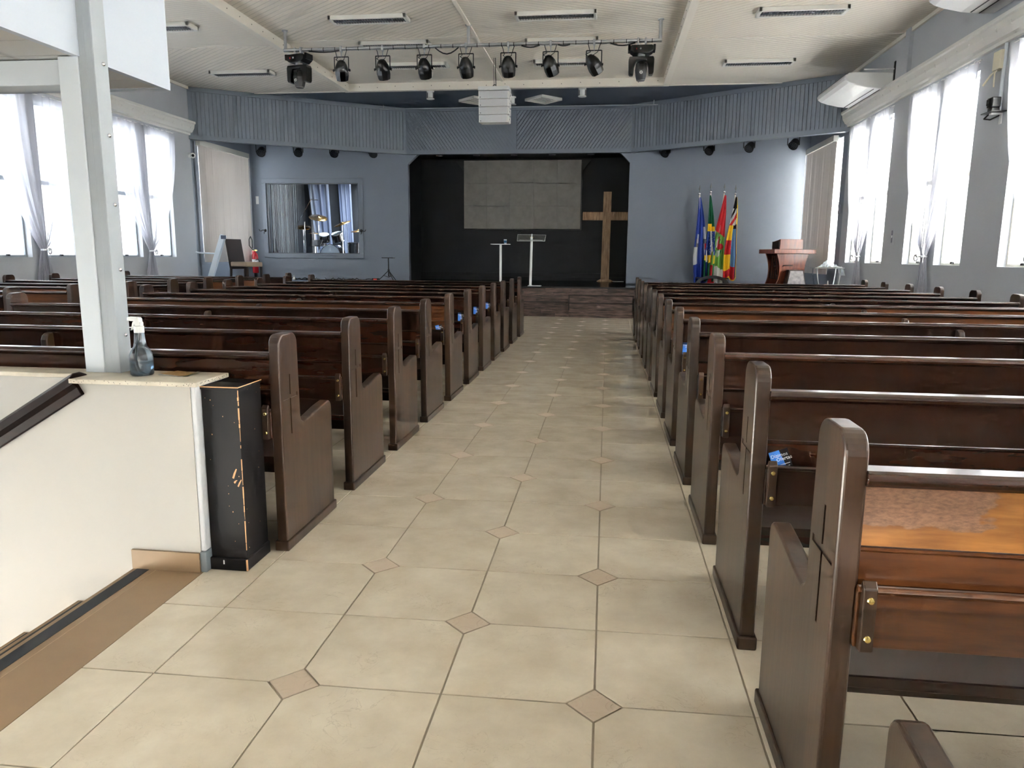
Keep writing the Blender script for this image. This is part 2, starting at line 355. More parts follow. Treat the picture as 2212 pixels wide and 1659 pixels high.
# ---- side walls
def pair_holes(cs): return [h for c in cs for h in ((c-1.0, c-.17, W0, W1Z), (c+.17, c+1.0, W0, W1Z))]
wr = wall_y('wall_right', XR, XR+.24, YB, YA, 0, ZS+.3, pair_holes(RC), WALL, 'grey painted side wall with tall curtained windows beside the right pews')
wl = wall_y('wall_left', XL-.24, XL, YB, YA, 0, ZS+.3, pair_holes(LC), WALL, 'grey painted side wall with tall curtained windows beyond the left pews')
BRH = (16.42, 18.85, 1.2, 3.78); BLH = (16.4, 18.55, 1.2, 3.8)
wall_y('wall_stage_right', XR, XR+.24, YA, 19.2, 0, ZS+.3, [BRH], BLUE, 'blue-grey side wall of the platform behind the right vertical blind')
wall_y('wall_stage_left', XL-.24, XL, YA, 19.2, 0, ZS+.3, [BLH], BLUE, 'blue-grey side wall of the platform behind the left vertical blind')
G().box(XR-.06, XR, 13.18, 13.36, W1Z+.5, ZS).build('pilaster', WALL, wr)
G().box(XL, XL+.06, 12.7, 12.9, W1Z+.5, ZS).build('pilaster', WALL, wl)
# ---- front wall with the stage opening and the studio window
wall_x('wall_front', 19.0, 19.16, XL, -5.11, 0, 5.1, [(-8.93, -6.43, 1.335, 3.14)], BLUE, 'blue-grey front wall around the studio window')
wall_x('wall_front_right', 19.0, 19.16, .485, XR, 0, 5.1, [], BLUE, 'blue-grey front wall behind the four flags')
g = G().box(-5.11, .485, 19.0, 19.16, 3.88, 5.1)
g.prism([(-5.11, 3.60), (-5.11, 3.88), (-4.80, 3.88)], 'y', 19.0, 19.16)
g.prism([(.485, 3.60), (.485, 3.88), (.20, 3.88)], 'y', 19.0, 19.16)
struct(g.build('wall_front_head', BLUE), 'blue-grey wall over the stage opening with two cut corners')
# ---- black stage recess
g = G().box(-5.5, 1.3, 20.5, 20.62, 0, 4.1)
struct(g.build('wall_recess_back', BLACKW), 'black back wall of the stage recess')
g = G().box(-5.4, -5.15, 19.16, 20.5, 0, 4.1); struct(g.build('wall_recess_left', BLACKW), 'black left cheek of the stage recess')
g = G().box(.9, 1.1, 19.16, 20.5, 0, 4.1); struct(g.build('wall_recess_right', BLACKW), 'black right cheek of the stage recess')
rc = struct(G().box(-5.15, .9, 19.16, 20.5, 3.9, 4.1).build('ceiling_recess', BLACKW), 'black soffit over the stage recess')
g = G().box(-5.15, .9, 20.38, 20.5, STZ, STZ+.1); g.box(-5.15, .9, 20.44, 20.5, STZ+.1, STZ+.2)
struct(g.build('baseboard_recess', M('black_gloss', (20, 21, 24), .6)), 'black stepped skirting at the back of the stage')
# ---- rear wall behind the viewer with two added openings that let light in
wall_x('wall_back', YB-.24, YB, XL-.24, XR+.24, -3.4, 5.3, [(-1.2, 1.2, .05, 2.3), (2.5, 4.0, 2.2, 2.95)], WALL, 'grey rear wall behind the viewer with two added light openings')

# ---- ceilings
g = G(); TX0, TX1, TY1 = -5.85, 1.08, 16.82
CA = grooved('cream_strip_lining_a', (238, 229, 214), 52); CB = grooved('cream_strip_lining_b', (238, 230, 216), -62)
def ceil(name, x0, x1, y0, y1, z, mat, label): return struct(G().box(x0, x1, y0, y1, z, z+.05).build(name, mat), label)
JY = 13.5
ceil('ceiling', TX0, -2.38, YB, JY, ZT, CA, 'cream strip-lined raised ceiling left of the ridge batten, near part')
ceil('ceiling', TX0, -2.38, JY, TY1, ZT, CB, 'cream strip-lined raised ceiling left of the ridge batten, part over the truss')
ceil('ceiling', -2.38, TX1, YB, JY, ZT, CB, 'cream strip-lined raised ceiling right of the ridge batten, near part')
ceil('ceiling', -2.38, TX1, JY, TY1, ZT, CA, 'cream strip-lined raised ceiling right of the ridge batten, part next to the beam')
ceil('ceiling', XL, TX0-.12, YB, JY-.3, ZS, CB, 'cream lower side ceiling over the left pews, near part')
ceil('ceiling', XL, TX0-.12, JY-.3, TY1+.1, ZS, CA, 'cream lower side ceiling over the left pews, part next to the blue boards')
ceil('ceiling', TX1+.12, XR, YB, JY, ZS, CA, 'cream lower side ceiling over the right pews, near part')
ceil('ceiling', TX1+.12, XR, JY, TY1+.1, ZS, CB, 'cream lower side ceiling over the right pews, part next to the air conditioner')
ceil('ceiling', XL, XR, TY1+.1, 19.0, ZS, DBLUE, 'dark blue-grey ceiling strip in front of the stage')
struct(G().box(XL-.3, XR+.3, YB-.3, 22.6, 5.3, 5.4).build('added_roof', DBLUE), 'unseen slab added above the ceilings to stop sky light leaking in')  # unseen slab, added to keep sky light out of the ceiling gaps
def trim(n, g, mat, label, parent=None): return struct(g.build('trim_%d' % n, mat, parent), label)
t1 = trim(1, G().box(TX0-.12, TX0, YB, TY1, ZS-.02, ZT+.05), CEILW, 'cream step board along the left of the raised ceiling')
t2 = trim(2, G().box(TX1, TX1+.12, YB, TY1, ZS-.02, ZT+.05), CEILW, 'cream step board along the right of the raised ceiling')
t3 = trim(3, G().box(TX0-.12, TX1+.12, TY1, TY1+.12, ZS-.02, ZT+.05), CEILW, 'cream cross board at the stage end of the raised ceiling')
trim(4, G().box(-2.41, -2.35, YB, TY1, ZT-.02, ZT), CEILW, 'thin cream ridge batten down the raised ceiling')
g = G().box(TX0, -2.41, JY-.015, JY+.015, ZT-.008, ZT); g.box(-2.35, TX1, JY-.015, JY+.015, ZT-.008, ZT)
g.box(XL, TX0-.12, JY-.32, JY-.29, ZS-.008, ZS); g.box(TX1+.12, XR, JY-.015, JY+.015, ZS-.008, ZS)
g.box(XL, TX0-.12, TY1+.07, TY1+.11, ZS-.015, ZS); g.box(TX1+.12, XR, TY1+.07, TY1+.11, ZS-.015, ZS)
trim(5, g, CEILW, 'thin cream cover strips across the ceiling joints')
trim(6, G().box(XR-.04, XR, YB, YA, ZS-.06, ZS), CEILW, 'cream cove along the top of the right wall')
trim(7, G().box(XL, XL+.04, YB, YA, ZS-.06, ZS), CEILW, 'cream cove along the top of the left wall')
DOTS = M('screw_dark', (70, 62, 55), .5)
for i in range(16):
    y = 10.6 + i*.4
    for x, d, par in ((TX0, 1, t1), (TX1, -1, t2)):
        G().cyl((x, y, 5.0), (x+d*.004, y, 5.0), .009, 6).build('screw', DOTS, par)
for i in range(17):
    x = -5.6 + i*.41
    G().cyl((x, TY1, 5.0+.01*(-1)**i), (x, TY1-.004, 5.0+.01*(-1)**i), .009, 6).build('screw', DOTS, t3)

# ---- boarded frieze: middle panel with chevron boards, two wings with upright boards
FZ0, FZ1 = 3.87, 4.88
def frieze(name, A, B, diag, label):
    A, B = Vector((*A, 0)), Vector((*B, 0)); d = (B - A); Ln = d.length; d.normalize(); nrm = Vector((d.y, -d.x, 0))
    if nrm.y > 0: nrm = -nrm
    root = thing(name, label, None, (0, 0, 0), kind='structure')
    P = lambda s, z, o: A + d*s + nrm*o + Vector((0, 0, z))
    def slab(g, s0, s1, z0, z1, o0, o1):
        g.add([P(s0,z0,o0),P(s1,z0,o0),P(s1,z0,o1),P(s0,z0,o1),P(s0,z1,o0),P(s1,z1,o0),P(s1,z1,o1),P(s0,z1,o1)],
              [(3,2,1,0),(4,5,6,7),(0,1,5,4),(1,2,6,5),(2,3,7,6),(3,0,4,7)])
    g = G(); slab(g, 0, Ln, FZ0, ZS, -.10, 0); g.build('backing', BLUE2, root)
    g = G(); slab(g, -.02, Ln, FZ0-.05, FZ0+.03, -.11, .04); slab(g, 0, Ln, FZ0+.03, FZ0+.05, 0, .03); g.build('bottom_rail', BLUE2, root)
    g = G(); slab(g, 0, Ln, FZ1-.04, FZ1, 0, .035); g.build('top_rail', BLUE2, root)
    g = G(); z0, z1 = FZ0+.05, FZ1-.04
    if not diag:
        n = int(Ln/.085)
        for i in range(n):
            s0 = i*Ln/n; wd = random.choice((.006, .007, .008, .014)); slab(g, s0+wd/2, s0+Ln/n-wd/2, z0, z1, 0, .02)
    else:
        H = z1 - z0; half = Ln/2; pt = .088
        for sg in (0, 1):
            k = -H
            while k < half:
                a, b = k+.007, k+pt-.007
                # board edges run at 45 degrees; clip the parallelogram to the panel
                poly = [(a, 0), (b, 0), (b+H*.72, H), (a+H*.72, H)]
                def clip(poly, lo, f):
                    out = []
                    for i in range(len(poly)):
                        p, q = poly[i], poly[(i+1) % len(poly)]; ip, iq = f*(p[0]-lo) >= 0, f*(q[0]-lo) >= 0
                        if ip: out.append(p)
                        if ip != iq:
                            t = (lo-p[0])/(q[0]-p[0]); out.append((lo, p[1]+(q[1]-p[1])*t))
                    return out
                pl = clip(poly, .002, 1); pl = clip(pl, half-.002, -1) if pl else pl
                if len(pl) >= 3:
                    pts = [((half+u) if sg else (half-u), z0+v) for u, v in pl]
                    n = len(pts); vs = [P(u, v, 0) for u, v in pts] + [P(u, v, .02) for u, v in pts]
                    g.add(vs, [tuple(range(n)), tuple(range(n, 2*n))[::-1]] + [(i, (i+1) % n, n+(i+1) % n, n+i) for i in range(n)])
                k += pt
    o = g.build('cladding_boards', BLUE2, root); o['kind'] = 'stuff'
    return root
frieze('frieze_panel', (-5.12, 18.9), (.51, 18.9), True, 'blue-grey boarded frieze with chevron boards above the stage opening')
frieze('frieze_panel', (XL, YA), (-5.12, 18.9), False, 'blue-grey slanting frieze of upright boards above the studio window')
frieze('frieze_panel', (XR, YA), (.51, 18.9), False, 'blue-grey slanting frieze of upright boards above the flags')
g = G().prism([(XL, YA+.1), (-5.0, 19.0), (XL, 19.0)], 'z', 4.25, 4.3); struct(g.build('ceiling_alcove', DBLUE), 'dark soffit behind the left boarded frieze')
g = G().prism([(XR, YA+.1), (.4, 19.0), (XR, 19.0)], 'z', 4.25, 4.3); struct(g.build('ceiling_alcove', DBLUE), 'dark soffit behind the right boarded frieze')

# ---- stage platform
st = thing('stage', 'black raised stage platform with a dark plank-clad front', 'stage')
g = G().prism([(XL, 14.75), (-4.6, 14.75), (-4.6, 16.38), (1.6, 16.38), (1.6, 15.0), (XR, 15.0), (XR, 18.97), (XL, 18.97)], 'z', 0, STZ-.03)
g.build('platform', BLACKW, st)
rf = struct(G().box(-5.11, .485, 18.97, 19.16, 0, STZ-.03).box(-5.15, .9, 19.16, 20.5, 0, STZ-.03).build('floor_recess', BLACKW), 'black board floor of the stage recess')
# deck boards, black lacquered
for i in range(28):
    y0 = 16.36 + i*.148; y1 = min(y0+.146, 20.38)
    if y0 > 20.3: break
    x0, x1 = (-4.6, 1.6) if y0 < 18.85 else ((-5.1, .48) if y0 < 19.1 else (-5.14, .89))
    G().box(x0, x1, y0+.002, y1, STZ-.03, STZ).build('deck_board', BLACKF, st if y0 < 18.85 else rf)
SIDEF = M('platform_carpet', (86, 95, 108), .45)
for x0, x1 in ((XL, -4.6), (1.6, XR)):
    G().box(x0, x1, 14.74 if x0 < 0 else 14.99, 18.97, STZ-.03, STZ).build('deck_panel', SIDEF, st)
random.seed(3)
for r in range(8):
    z0 = r*.0785; x = -4.6 - random.random()*.6
    while x < 1.6:
        wdt = random.uniform(.55, .95); a, b = max(x, -4.6), min(x+wdt, 1.6)
        if b-a > .05: G().box(a+.0015, b-.0015, 16.355, 16.38, z0+.001, z0+.0772).build('front_plank', PLANK, st)
        x += wdt
G().box(-4.6, 1.6, 16.342, 16.36, STZ-.03, STZ+.002).build('nosing', BLACKW, st)
G().box(-4.6, -.81, 16.34, 16.356, .315, .335).build('dado_strip', M('dark_strip', (40, 32, 30), .5), st)
sb = thing('step_box', 'low plank-clad step box with dark edging set against the stage front', 'step', (-.11, 16.34, 0))
for z0, z1, dd in ((.155, .322, .10), (.322, .487, .06)):
    G().box(-.69, .69, -dd, 0, z0, z1).build('riser_panel', PLANK, sb)
    g = G().box(-.705, .705, -dd-.012, 0, z1-.02, z1); g.box(-.705, -.68, -dd-.012, -dd+.01, z0, z1); g.box(.68, .705, -dd-.012, -dd+.01, z0, z1)
    g.build('edging', MATS['dark_strip'], sb)
G().box(-.69, .69, -.095, 0, 0, .155).build('plinth', PLANK, sb)
for x0, x1 in ((XL, -5.11), (.485, XR)):
    struct(G().box(x0, x1, 18.97, 19.0, STZ, STZ+.11).build('baseboard_front', BLUE), 'blue-grey skirting under the ' + ('studio window' if x0 < -5 else 'flags'))

# ------------------------------------------------------------------ floor
fs = .47; fy = .47*.967941; fsh = .0147; FX4, FY0 = .0004, 2.0416
def vtx(L, r): return (FX4+(L-4)*fs, FY0 + r*fy + (L-4)*fs*fsh)
SX = -1.66; SY1 = 2.762; SX0 = -5.2; SY0 = -.6     # stair well
g = G().box(SX, XR, YB, 16.4, -.25, -.004); g.box(XL, SX0, YB, 16.4, -.25, -.004); g.box(SX0, SX, SY1+.06, 16.4, -.25, -.004); g.box(SX0, SX, YB, SY0, -.25, -.004)
floor = struct(g.build('floor', GROUT), 'beige tiled floor of the nave with small diamond insets along the aisle')
DH = .083
def isd(L, r): return L in (2, 3, 4) and (L + r) % 2 == 0
TM = {}
def tile_mesh(L, r, x0=None):
    key = (isd(L, r), isd(L+1, r), isd(L+1, r+1), isd(L, r+1), x0)
    if key in TM: return TM[key]
    hg = .003; a = (0, 0); b = (fs, fs*fsh); c = (fs, fs*fsh+fy); d = (0, fy)
    if x0: a = (x0, fsh*x0); d = (x0, fy+fsh*x0)
    pts = []
    cs = [a, b, c, d]
    for i in range(4):
        p = Vector(cs[i]); q = Vector(cs[(i+1) % 4]); o = Vector(cs[i-1])
        e1 = (q-p).normalized(); e0 = (o-p).normalized(); inn = p + (e1+e0)*hg
        if key[i]: pts += [p + e0*(DH+.003) + e1*hg, p + e1*(DH+.003) + e0*hg]
        else: pts.append(inn)
    n = len(pts); ctr = sum(pts, Vector((0, 0)))/n
    top = [p + (ctr-p).normalized()*.0015 for p in pts]
    g = G(); g.add([(p.x, p.y, -.006) for p in pts] + [(p.x, p.y, -.0012) for p in pts] + [(p.x, p.y, 0) for p in top],
        [(i, (i+1) % n, n+(i+1) % n, n+i) for i in range(n)] + [(n+i, n+(i+1) % n, 2*n+(i+1) % n, 2*n+i) for i in range(n)] + [tuple(range(2*n, 3*n))])
    TM[key] = g.mesh('tile', TILE); return TM[key]
rest = G(); cnt = 0
for r in range(-15, 32):
    for L in range(-17, 14):
        x, y = vtx(L, r)
        if y > 16.3 or x > XR or x+fs < XL or y < YB: continue
        in_well = x+fs > SX0 and x < SX-.02 and y+fy > SY0 and y < SY1-.03
        near = 0 <= L <= 5 and -5 <= r <= 30
        cut = None
        if in_well:
            if L == 0: cut = round(SX-x, 4)
            else: continue
        if near:
            o = link('tile', tile_mesh(L, r, cut), floor); o.location = (x, y, 0); cnt += 1
        else:
            h = .003; x1 = min(x+fs, XR)
            rest.add([(x+h, y+h, 0), (x1-h, y+h+fs*fsh, 0), (x1-h, y+fy-h+fs*fsh, 0), (x+h, y+fy-h, 0)], [(0, 1, 2, 3)])
o = rest.build('floor_tiling', TILE, floor); o['kind'] = 'stuff'
# diamond insets with a raised star
g = G(); q = DH-.003; ring = [(q, 0), (0, q), (-q, 0), (0, -q)]
g.add([(a, b, -.005) for a, b in ring] + [(a, b, -.0008) for a, b in ring] + [(a*.93, b*.93, .0) for a, b in ring] + [(a*.84, b*.84, -.0004) for a, b in ring],
      [(i, (i+1) % 4, 4+(i+1) % 4, 4+i) for i in range(4)] + [(4+i, 4+(i+1) % 4, 8+(i+1) % 4, 8+i) for i in range(4)] + [(8+i, 8+(i+1) % 4, 12+(i+1) % 4, 12+i) for i in range(4)] + [(12, 13, 14, 15)])
for k in range(4):       # concave star and corner petals
    a0 = math.pi/2*k; c = Vector((math.cos(a0), math.sin(a0)))*q*.84; pts = []
    for i in range(7):
        t = a0 + math.pi + (-.9 + 1.8*i/6); pts.append((c.x+math.cos(t)*q*.42, c.y+math.sin(t)*q*.42, -.0017))
    g.tube(pts, .0022, 5); pts = []
    for i in range(7):
        t = a0 + math.pi + (-.9 + 1.8*i/6); pts.append((c.x+math.cos(t)*q*.22, c.y+math.sin(t)*q*.22, -.0012))
    g.tube(pts, .0016, 5)
dm = g.mesh('diamond_tile', DIAM)
for r in range(-4, 31):
    for L in (2, 3, 4):
        if isd(L, r):
            x, y = vtx(L, r)
            if y < 16.2: o = link('diamond_tile', dm, floor); o.location = (x, y, 0)

# ---- stair well: landing, treads, white wall with stone cap, handrail
BRN = M('brown_stair_tile', (140, 116, 88), .5, var=.05, vscale=9); STRIP = M('anti_slip_strip', (44, 46, 50), .75)
stair = thing('staircase', 'brown tiled staircase with dark anti-slip strips going down beside the white wall', 'stairs', (0, 0, 0))
for k in range(11):
    z = -.17*k; x1 = SX - (.315 if k else 0) - .28*max(k-1, 0); x0 = SX-.315-.28*k
    t = G().box(x0, x1, SY0, SY1, z-.03, z-.001).build('tread', BRN, stair)
    G().box(x0+.02, x0+.075, SY0, SY1-.01, z-.001, z+.001).build('anti_slip_strip', STRIP, t)
    G().box(x0-.02, x0-.001, SY0, SY1, z-.17, z-.03).build('riser', BRN, stair)
G().box(SX-.21, SX-.208, SY0, SY1, -.0012, .0002).build('joint', M('brown_joint', (168, 146, 120), .7), stair)
# below the rail the wall is thick, above it is set back
g = G().prism([(SX0, -3.4), (-1.665, -3.4), (-1.665, .80), (-2.2, .80), (SX0, -1.0)], 'y', SY1, 2.985); g.box(SX0, -2.2, 2.88, 2.985, -3.4, .80)
SW = struct(g.build('wall_stair', CREAM), 'cream parapet wall of the stair well with a stone cap')
G().box(-1.668, -1.645, SY1+.003, 2.985, .09, .80).build('corner_plaster', ROUGHW, SW, bevel=.006)
G().box(-1.668, -1.64, SY1-.006, 2.98, 0, .09).build('corner_skirting', M('grey_skirting', (120, 128, 134), .7, bump=.4, bscale=30), SW, bevel=.004)
G().box(-1.975, -1.668, SY1-.012, SY1, 0, .085).build('skirting', BRN, SW)
SY_STONE = tile_mat('granilite', (176, 166, 146), (214, 206, 188), (60, 54, 48), .5)
cap = thing('stone_cap', 'speckled terrazzo coping on the white stair wall', 'coping', (0, 0, .80))
G().box(-2.18, -1.622, 2.735, 3.0, 0, .019).build('coping_slab', SY_STONE, cap, bevel=.003)
G().box(SX0, -2.1, 2.862, 3.0, .0, .0186).build('coping_slab', SY_STONE, cap, bevel=.003)
random.seed(5); g = G()
for i in range(46):
    x = random.uniform(-2.17, -1.63); z = random.uniform(.803, .816); s = random.uniform(.0008, .0019)
    g.box(x-s, x+s, 2.7345, 2.736, z-s*.7-.8, z+s*.7-.8)
for i in range(40):
    y = random.uniform(2.74, 2.99); z = random.uniform(.003, .016); s = random.uniform(.0008, .002); g.box(-1.6225, -1.6212, y-s, y+s, z-s*.7, z+s*.7)
o = g.build('speckle', M('dark_fleck', (46, 40, 36), .6), cap); o['kind'] = 'stuff'
hr = thing('handrail', 'dark varnished wooden handrail sloping down along the white stair wall', 'handrail', (-2.2, 2.79, .80))
d = Vector((-1, 0, -.6)).normalized(); up = Vector((-.6, 0, 1)).normalized() * 1
up = Vector((d.z, 0, -d.x)).normalized(); up = up if up.z > 0 else -up
sec = [(-.045, -.055), (.045, -.055), (.045, -.02), (.055, .0), (.05, .03), (.02, .045), (-.02, .045), (-.05, .03), (-.055, 0), (-.045, -.02)]
g = G(); g.loft([[Vector((.04, 0, .0)) + d*s + Vector((0, 1, 0))*a + up*b for a, b in sec] for s in (0, 3.2)]); g.build('rail', RAILW, hr, bevel=.004)

# ---- steel pillar and gallery box
pl = thing('steel_pillar', 'grey steel pillar with bolts and a pale casing standing on the stone cap', 'pillar', (-2.13, 2.93, .819))
G().box(-.10, -.012, -.02, .055, 0, 1.292).build('casing', STEEL2, pl, bevel=.003)
G().box(-.012, .022, -.014, .055, 0, 2.6).build('web', STEEL, pl, bevel=.0015)
G().box(.0225, .052, -.016, .055, 0, 2.6).build('web', STEEL, pl, bevel=.0015)
G().box(.0525, .062, -.020, .064, 0, 2.6).build('flange', STEEL, pl, bevel=.002)
for z in (.16, .44, .71, .99, 1.27):
    G().lathe([(0, .010), (.004, .0095), (.007, .007), (.0085, .003), (.0085, 0)], (.062, .030, z), (1, 0, 0), 12).build('bolt', CHROME, pl, smooth=True)
gal = thing('gallery_box', 'pale blue-grey boxed gallery overhead beside the steel pillar', 'gallery', (-2.135, 0, 2.11))
GP = M('gallery_paint', (190, 197, 207), .55)
G().box(-.03, 0, .6, 3.55, 0, 1.4).build('fascia', GP, gal)
G().box(-2.6, -.03, 3.5, 3.55, 0, 1.4).build('fascia', GP, gal)
g = G()
for i in range(14): g.box(-2.6, -.03, .6+.21*i, .6+.21*i+.205, .004, .03)
g.build('soffit', grooved('gallery_soffit', (196, 194, 190), 0, .3), gal)
G().box(-2.6, -.105, 2.95, 3.06, -.10, 0).build('beam', STEEL2, gal, bevel=.004)

# ------------------------------------------------------------------ windows, curtains, cornices
WF = M('window_frame_grey', (150, 156, 162), .4, .3)
WFW = M('window_frame_white', (226, 224, 214), .45)
wn = [0]
def window_pair(c, side, mat, shown):
    x = (XR+.13) if side > 0 else (XL-.13)
    for s, (a, b) in enumerate(((c-1.0, c-.17), (c+.17, c+1.0))):
        wn[0] += 1
        wdn = thing('window_%d' % wn[0], '%s window %s the curtain tie, %s' % ('right-wall' if side > 0 else 'left-wall', 'on the near side of' if s == 0 else 'on the far side of', shown), None, (x, 0, 0), kind='structure')
        f = .035; g = G()
        g.box(-.03, .03, a, a+f, W0, W1Z); g.box(-.03, .03, b-f, b, W0, W1Z); g.box(-.03, .03, a+f, b-f, W0, W0+f); g.box(-.03, .03, a+f, b-f, W1Z-f, W1Z)
        g.box(-.035, .035, a+f, b-f, 2.43, 2.50); g.build('window_frame', mat, wdn)
        for z0, z1 in ((W0+f, 2.43), (2.50, W1Z-f)):
            G().box(-.004, .004, a+f, b-f, z0, z1).build('window_pane', PANEW, wdn)
        G().box(-.05*side-.015, -.05*side+.015, (a+b)/2-.03, (a+b)/2+.03, W0+.02, W0+.05).build('latch', DGREY, wdn)
ORD = ['nearest the stage', 'second from the stage', 'third from the stage', 'fourth from the stage', 'fifth from the stage', 'sixth from the stage', 'nearest the entrance']
for i, c in enumerate(RC): window_pair(c, 1, WFW, ORD[i])
for i, c in enumerate(LC): window_pair(c, -1, WF, ORD[i])

def curtain(c, side, label, tz=1.36, sk=0, seed=1, half=1.06):
    random.seed(seed); xw = XR if side > 0 else XL
    cu = thing('voile_curtain', label, 'curtain', (xw - side*.055, c, 0), group='voile curtains on the side walls')
    ph = [random.uniform(0, 6) for _ in range(6)]
    zt, zb = 3.83, .30
    def wid(t, sg):
        if t <= 1:
            k = (2.6 if sg > 0 else 1.7) + sk
            return half*(1 - t**k)*(1 - .06*math.sin(t*3)) + .055
        u = t - 1
        return .05 + .24*math.sin(min(u/.45, 1)*math.pi/2)
    def fn(a, b):
        s = a*2 - 1; tt = b*1.43
        if tt <= 1: z = zt + (tz-zt)*tt
        else: z = tz + (zb-tz)*(tt-1)/.43
        wv = wid(tt, 1 if s > 0 else -1)
        amp = .024 if tt < 1 else .020
        fold = math.sin(s*31 + ph[0] + .8*math.sin(s*7+ph[1])) + .5*math.sin(s*57+ph[2]) + .35*math.sin(s*13+ph[3]+b*3)
        amp *= (.35 + .65*min(1, wv/.3)); y = s*wv + .012*math.sin(s*40+b*5)
        sag = -.10*math.exp(-((tt-1)/.06)**2)*0
        x = -side*(.0 + amp*(.8+fold*.6) + .05*min(tt, 1)*(1-abs(s)))
        return (x, y, z + .012*math.sin(s*40)*(b < .02))
    G().grid(fn, 150, 56).build('cloth', VOILE, cu, smooth=True)
    G().cyl((0, -half-.06, zt+.005), (0, half+.06, zt+.005), .008, 8).build('rod', WHITE, cu)
    for yy in (-half+.1, 0, half-.1): G().box(-.012, .012, yy-.012, yy+.012, zt-.01, zt+.02).box(min(0, side*.055), max(0, side*.055), yy-.008, yy+.008, zt+.0, zt+.014).build('rod_bracket', WHITE, cu)
    tb = G().ring((-side*.05, 0, tz), (0, 0, 1), .062, .016, 20, 8).build('tieback', M('white_satin', (240, 240, 242), .5), cu, smooth=True)
    G().ring((-side*.125, 0, tz-.02), (1, .2, 0), .045, .012, 16, 8).build('bow', MATS['white_satin'], tb, smooth=True)
    return cu
curtain(RC[0], 1, 'white voile curtain tied over the right wall window closest to the pulpit', seed=2, sk=.0)
curtain(RC[1], 1, 'white voile curtain on the right wall between the notice and the black camera', seed=3, sk=.1)
curtain(RC[2], 1, 'white voile curtain at the right edge of the photo past the black camera', seed=5)
curtain(LC[0], -1, 'white voile curtain over the left wall window seen right of the pillar', seed=6, sk=.1)
curtain(LC[1], -1, 'white voile curtain tied over the left wall window seen left of the pillar', seed=8, sk=.1)

PLAST = M('cornice_plaster', (226, 224, 219), .65)
def cornice(x, side, y0, y1, label):
    root = thing('trim_%d' % (8 if side > 0 else 9), label, None, (x, 0, 3.90), kind='structure')
    pr = [(0, 0), (.05, 0), (.055, .04), (.10, .06), (.15, .14), (.165, .22), (.19, .235), (.19, .28), (0, .28)]
    G().prism([(-side*a, b) for a, b in pr], 'y', y0, y1).build('moulding', PLAST, root, bevel=.004)
    g = G(); s = G().lathe([(0, .01), (.02, .006), (.03, -.004), (.038, -.01)], (0, 0, 0), (-side*.75, 0, -.66), 8)
    y = y1 - .15; lm = None
    k = 0
    while y > max(y0, 6):
        c = Vector((-side*.112, y, .105)); n = Vector((-side*.78, 0, -.62)).normalized(); t2 = n.cross(Vector((0, 1, 0)))
        if lm is None:
            gg = G()
            for a in (-1, 0, 1):
                gg.lathe([(0, .016), (.018, .010), (.028, .0), (.03, -.01)], Vector((0, 0, 0)) + t2*a*.045 + Vector((0, .015*a, 0)), n, 7)
            gg.tube([t2*-.075 + Vector((0, -.03, 0)), t2*-.03 + Vector((0, .03, 0)), t2*.03 + Vector((0, -.02, 0)), t2*.075 + Vector((0, .03, 0))], .010, 6)
            lm = gg.mesh('relief', PLAST, True)
        o = link('relief', lm, root); o.location = c; y -= .34; k += 1
cornice(XR, 1, -2, YA, 'cream plaster cornice with floral relief above the right wall windows')
cornice(XL, -1, -2, YA-.05, 'cream plaster cornice with floral relief above the left wall windows')

# platform side windows with vertical blinds
for nm, x, (a, b, z0, z1), s, lb in (('window_40', XR+.12, BRH, 1, 'platform side window behind the right vertical blind'), ('window_41', XL-.12, BLH, -1, 'platform side window behind the left vertical blind')):
    wd = thing(nm, lb, None, (x, 0, 0), kind='structure'); g = G(); f = .05
    g.box(-.03, .03, a, a+f, z0, z1); g.box(-.03, .03, b-f, b, z0, z1); g.box(-.03, .03, a, b, z0, z0+f); g.box(-.03, .03, a, b, z1-f, z1); g.box(-.03, .03, a, b, 2.42, 2.5)
    g.build('window_frame', WFW, wd)
    for q0, q1 in ((z0+f, 2.42), (2.5, z1-f)): G().box(-.004, .004, a+f, b-f, q0, q1).build('window_pane', PANEW, wd)
BLIND = M('blind_fabric', (214, 207, 202), .8)
def vblind(x, side, y0, y1, z0, z1, label, ang):
    root = thing('vertical_blind', label, 'blind', (x, (y0+y1)/2, 0))
    h = (y1-y0)/2
    G().box(-.05, .05, -h-.03, h+.03, z1, z1+.12).build('headrail', M('blind_rail', (224, 220, 210), .5), root, bevel=.004)
    n = 22; sl = None
    for i in range(n):
        y = -h + (i+.5)*2*h/n
        if sl is None: sl = G().grid(lambda u, v: ((u-.5)*(u-.5)*.03 - .004, (u-.5)*.125, z0 + (z1-z0)*v), 4, 1).mesh('slat', BLIND, True)
        o = link('slat', sl, root); o.location = (0, y, 0); o.rotation_euler = (0, 0, side*(ang + random.uniform(-.12, .12)))
    G().tube([(-side*.05, h, z1), (-side*.05, h, z0+.3)], .004, 5).build('cord', PLASTIC, root)
vblind(XR-.08, 1, 16.72, 18.85, .98, 3.72, 'closed beige vertical blind on the right side of the platform, behind the pulpit', .35)
vblind(XL+.08, -1, 16.3, 18.6, 1.12, 3.72, 'closed beige vertical blind on the left side of the platform, behind the dining chair', .35)

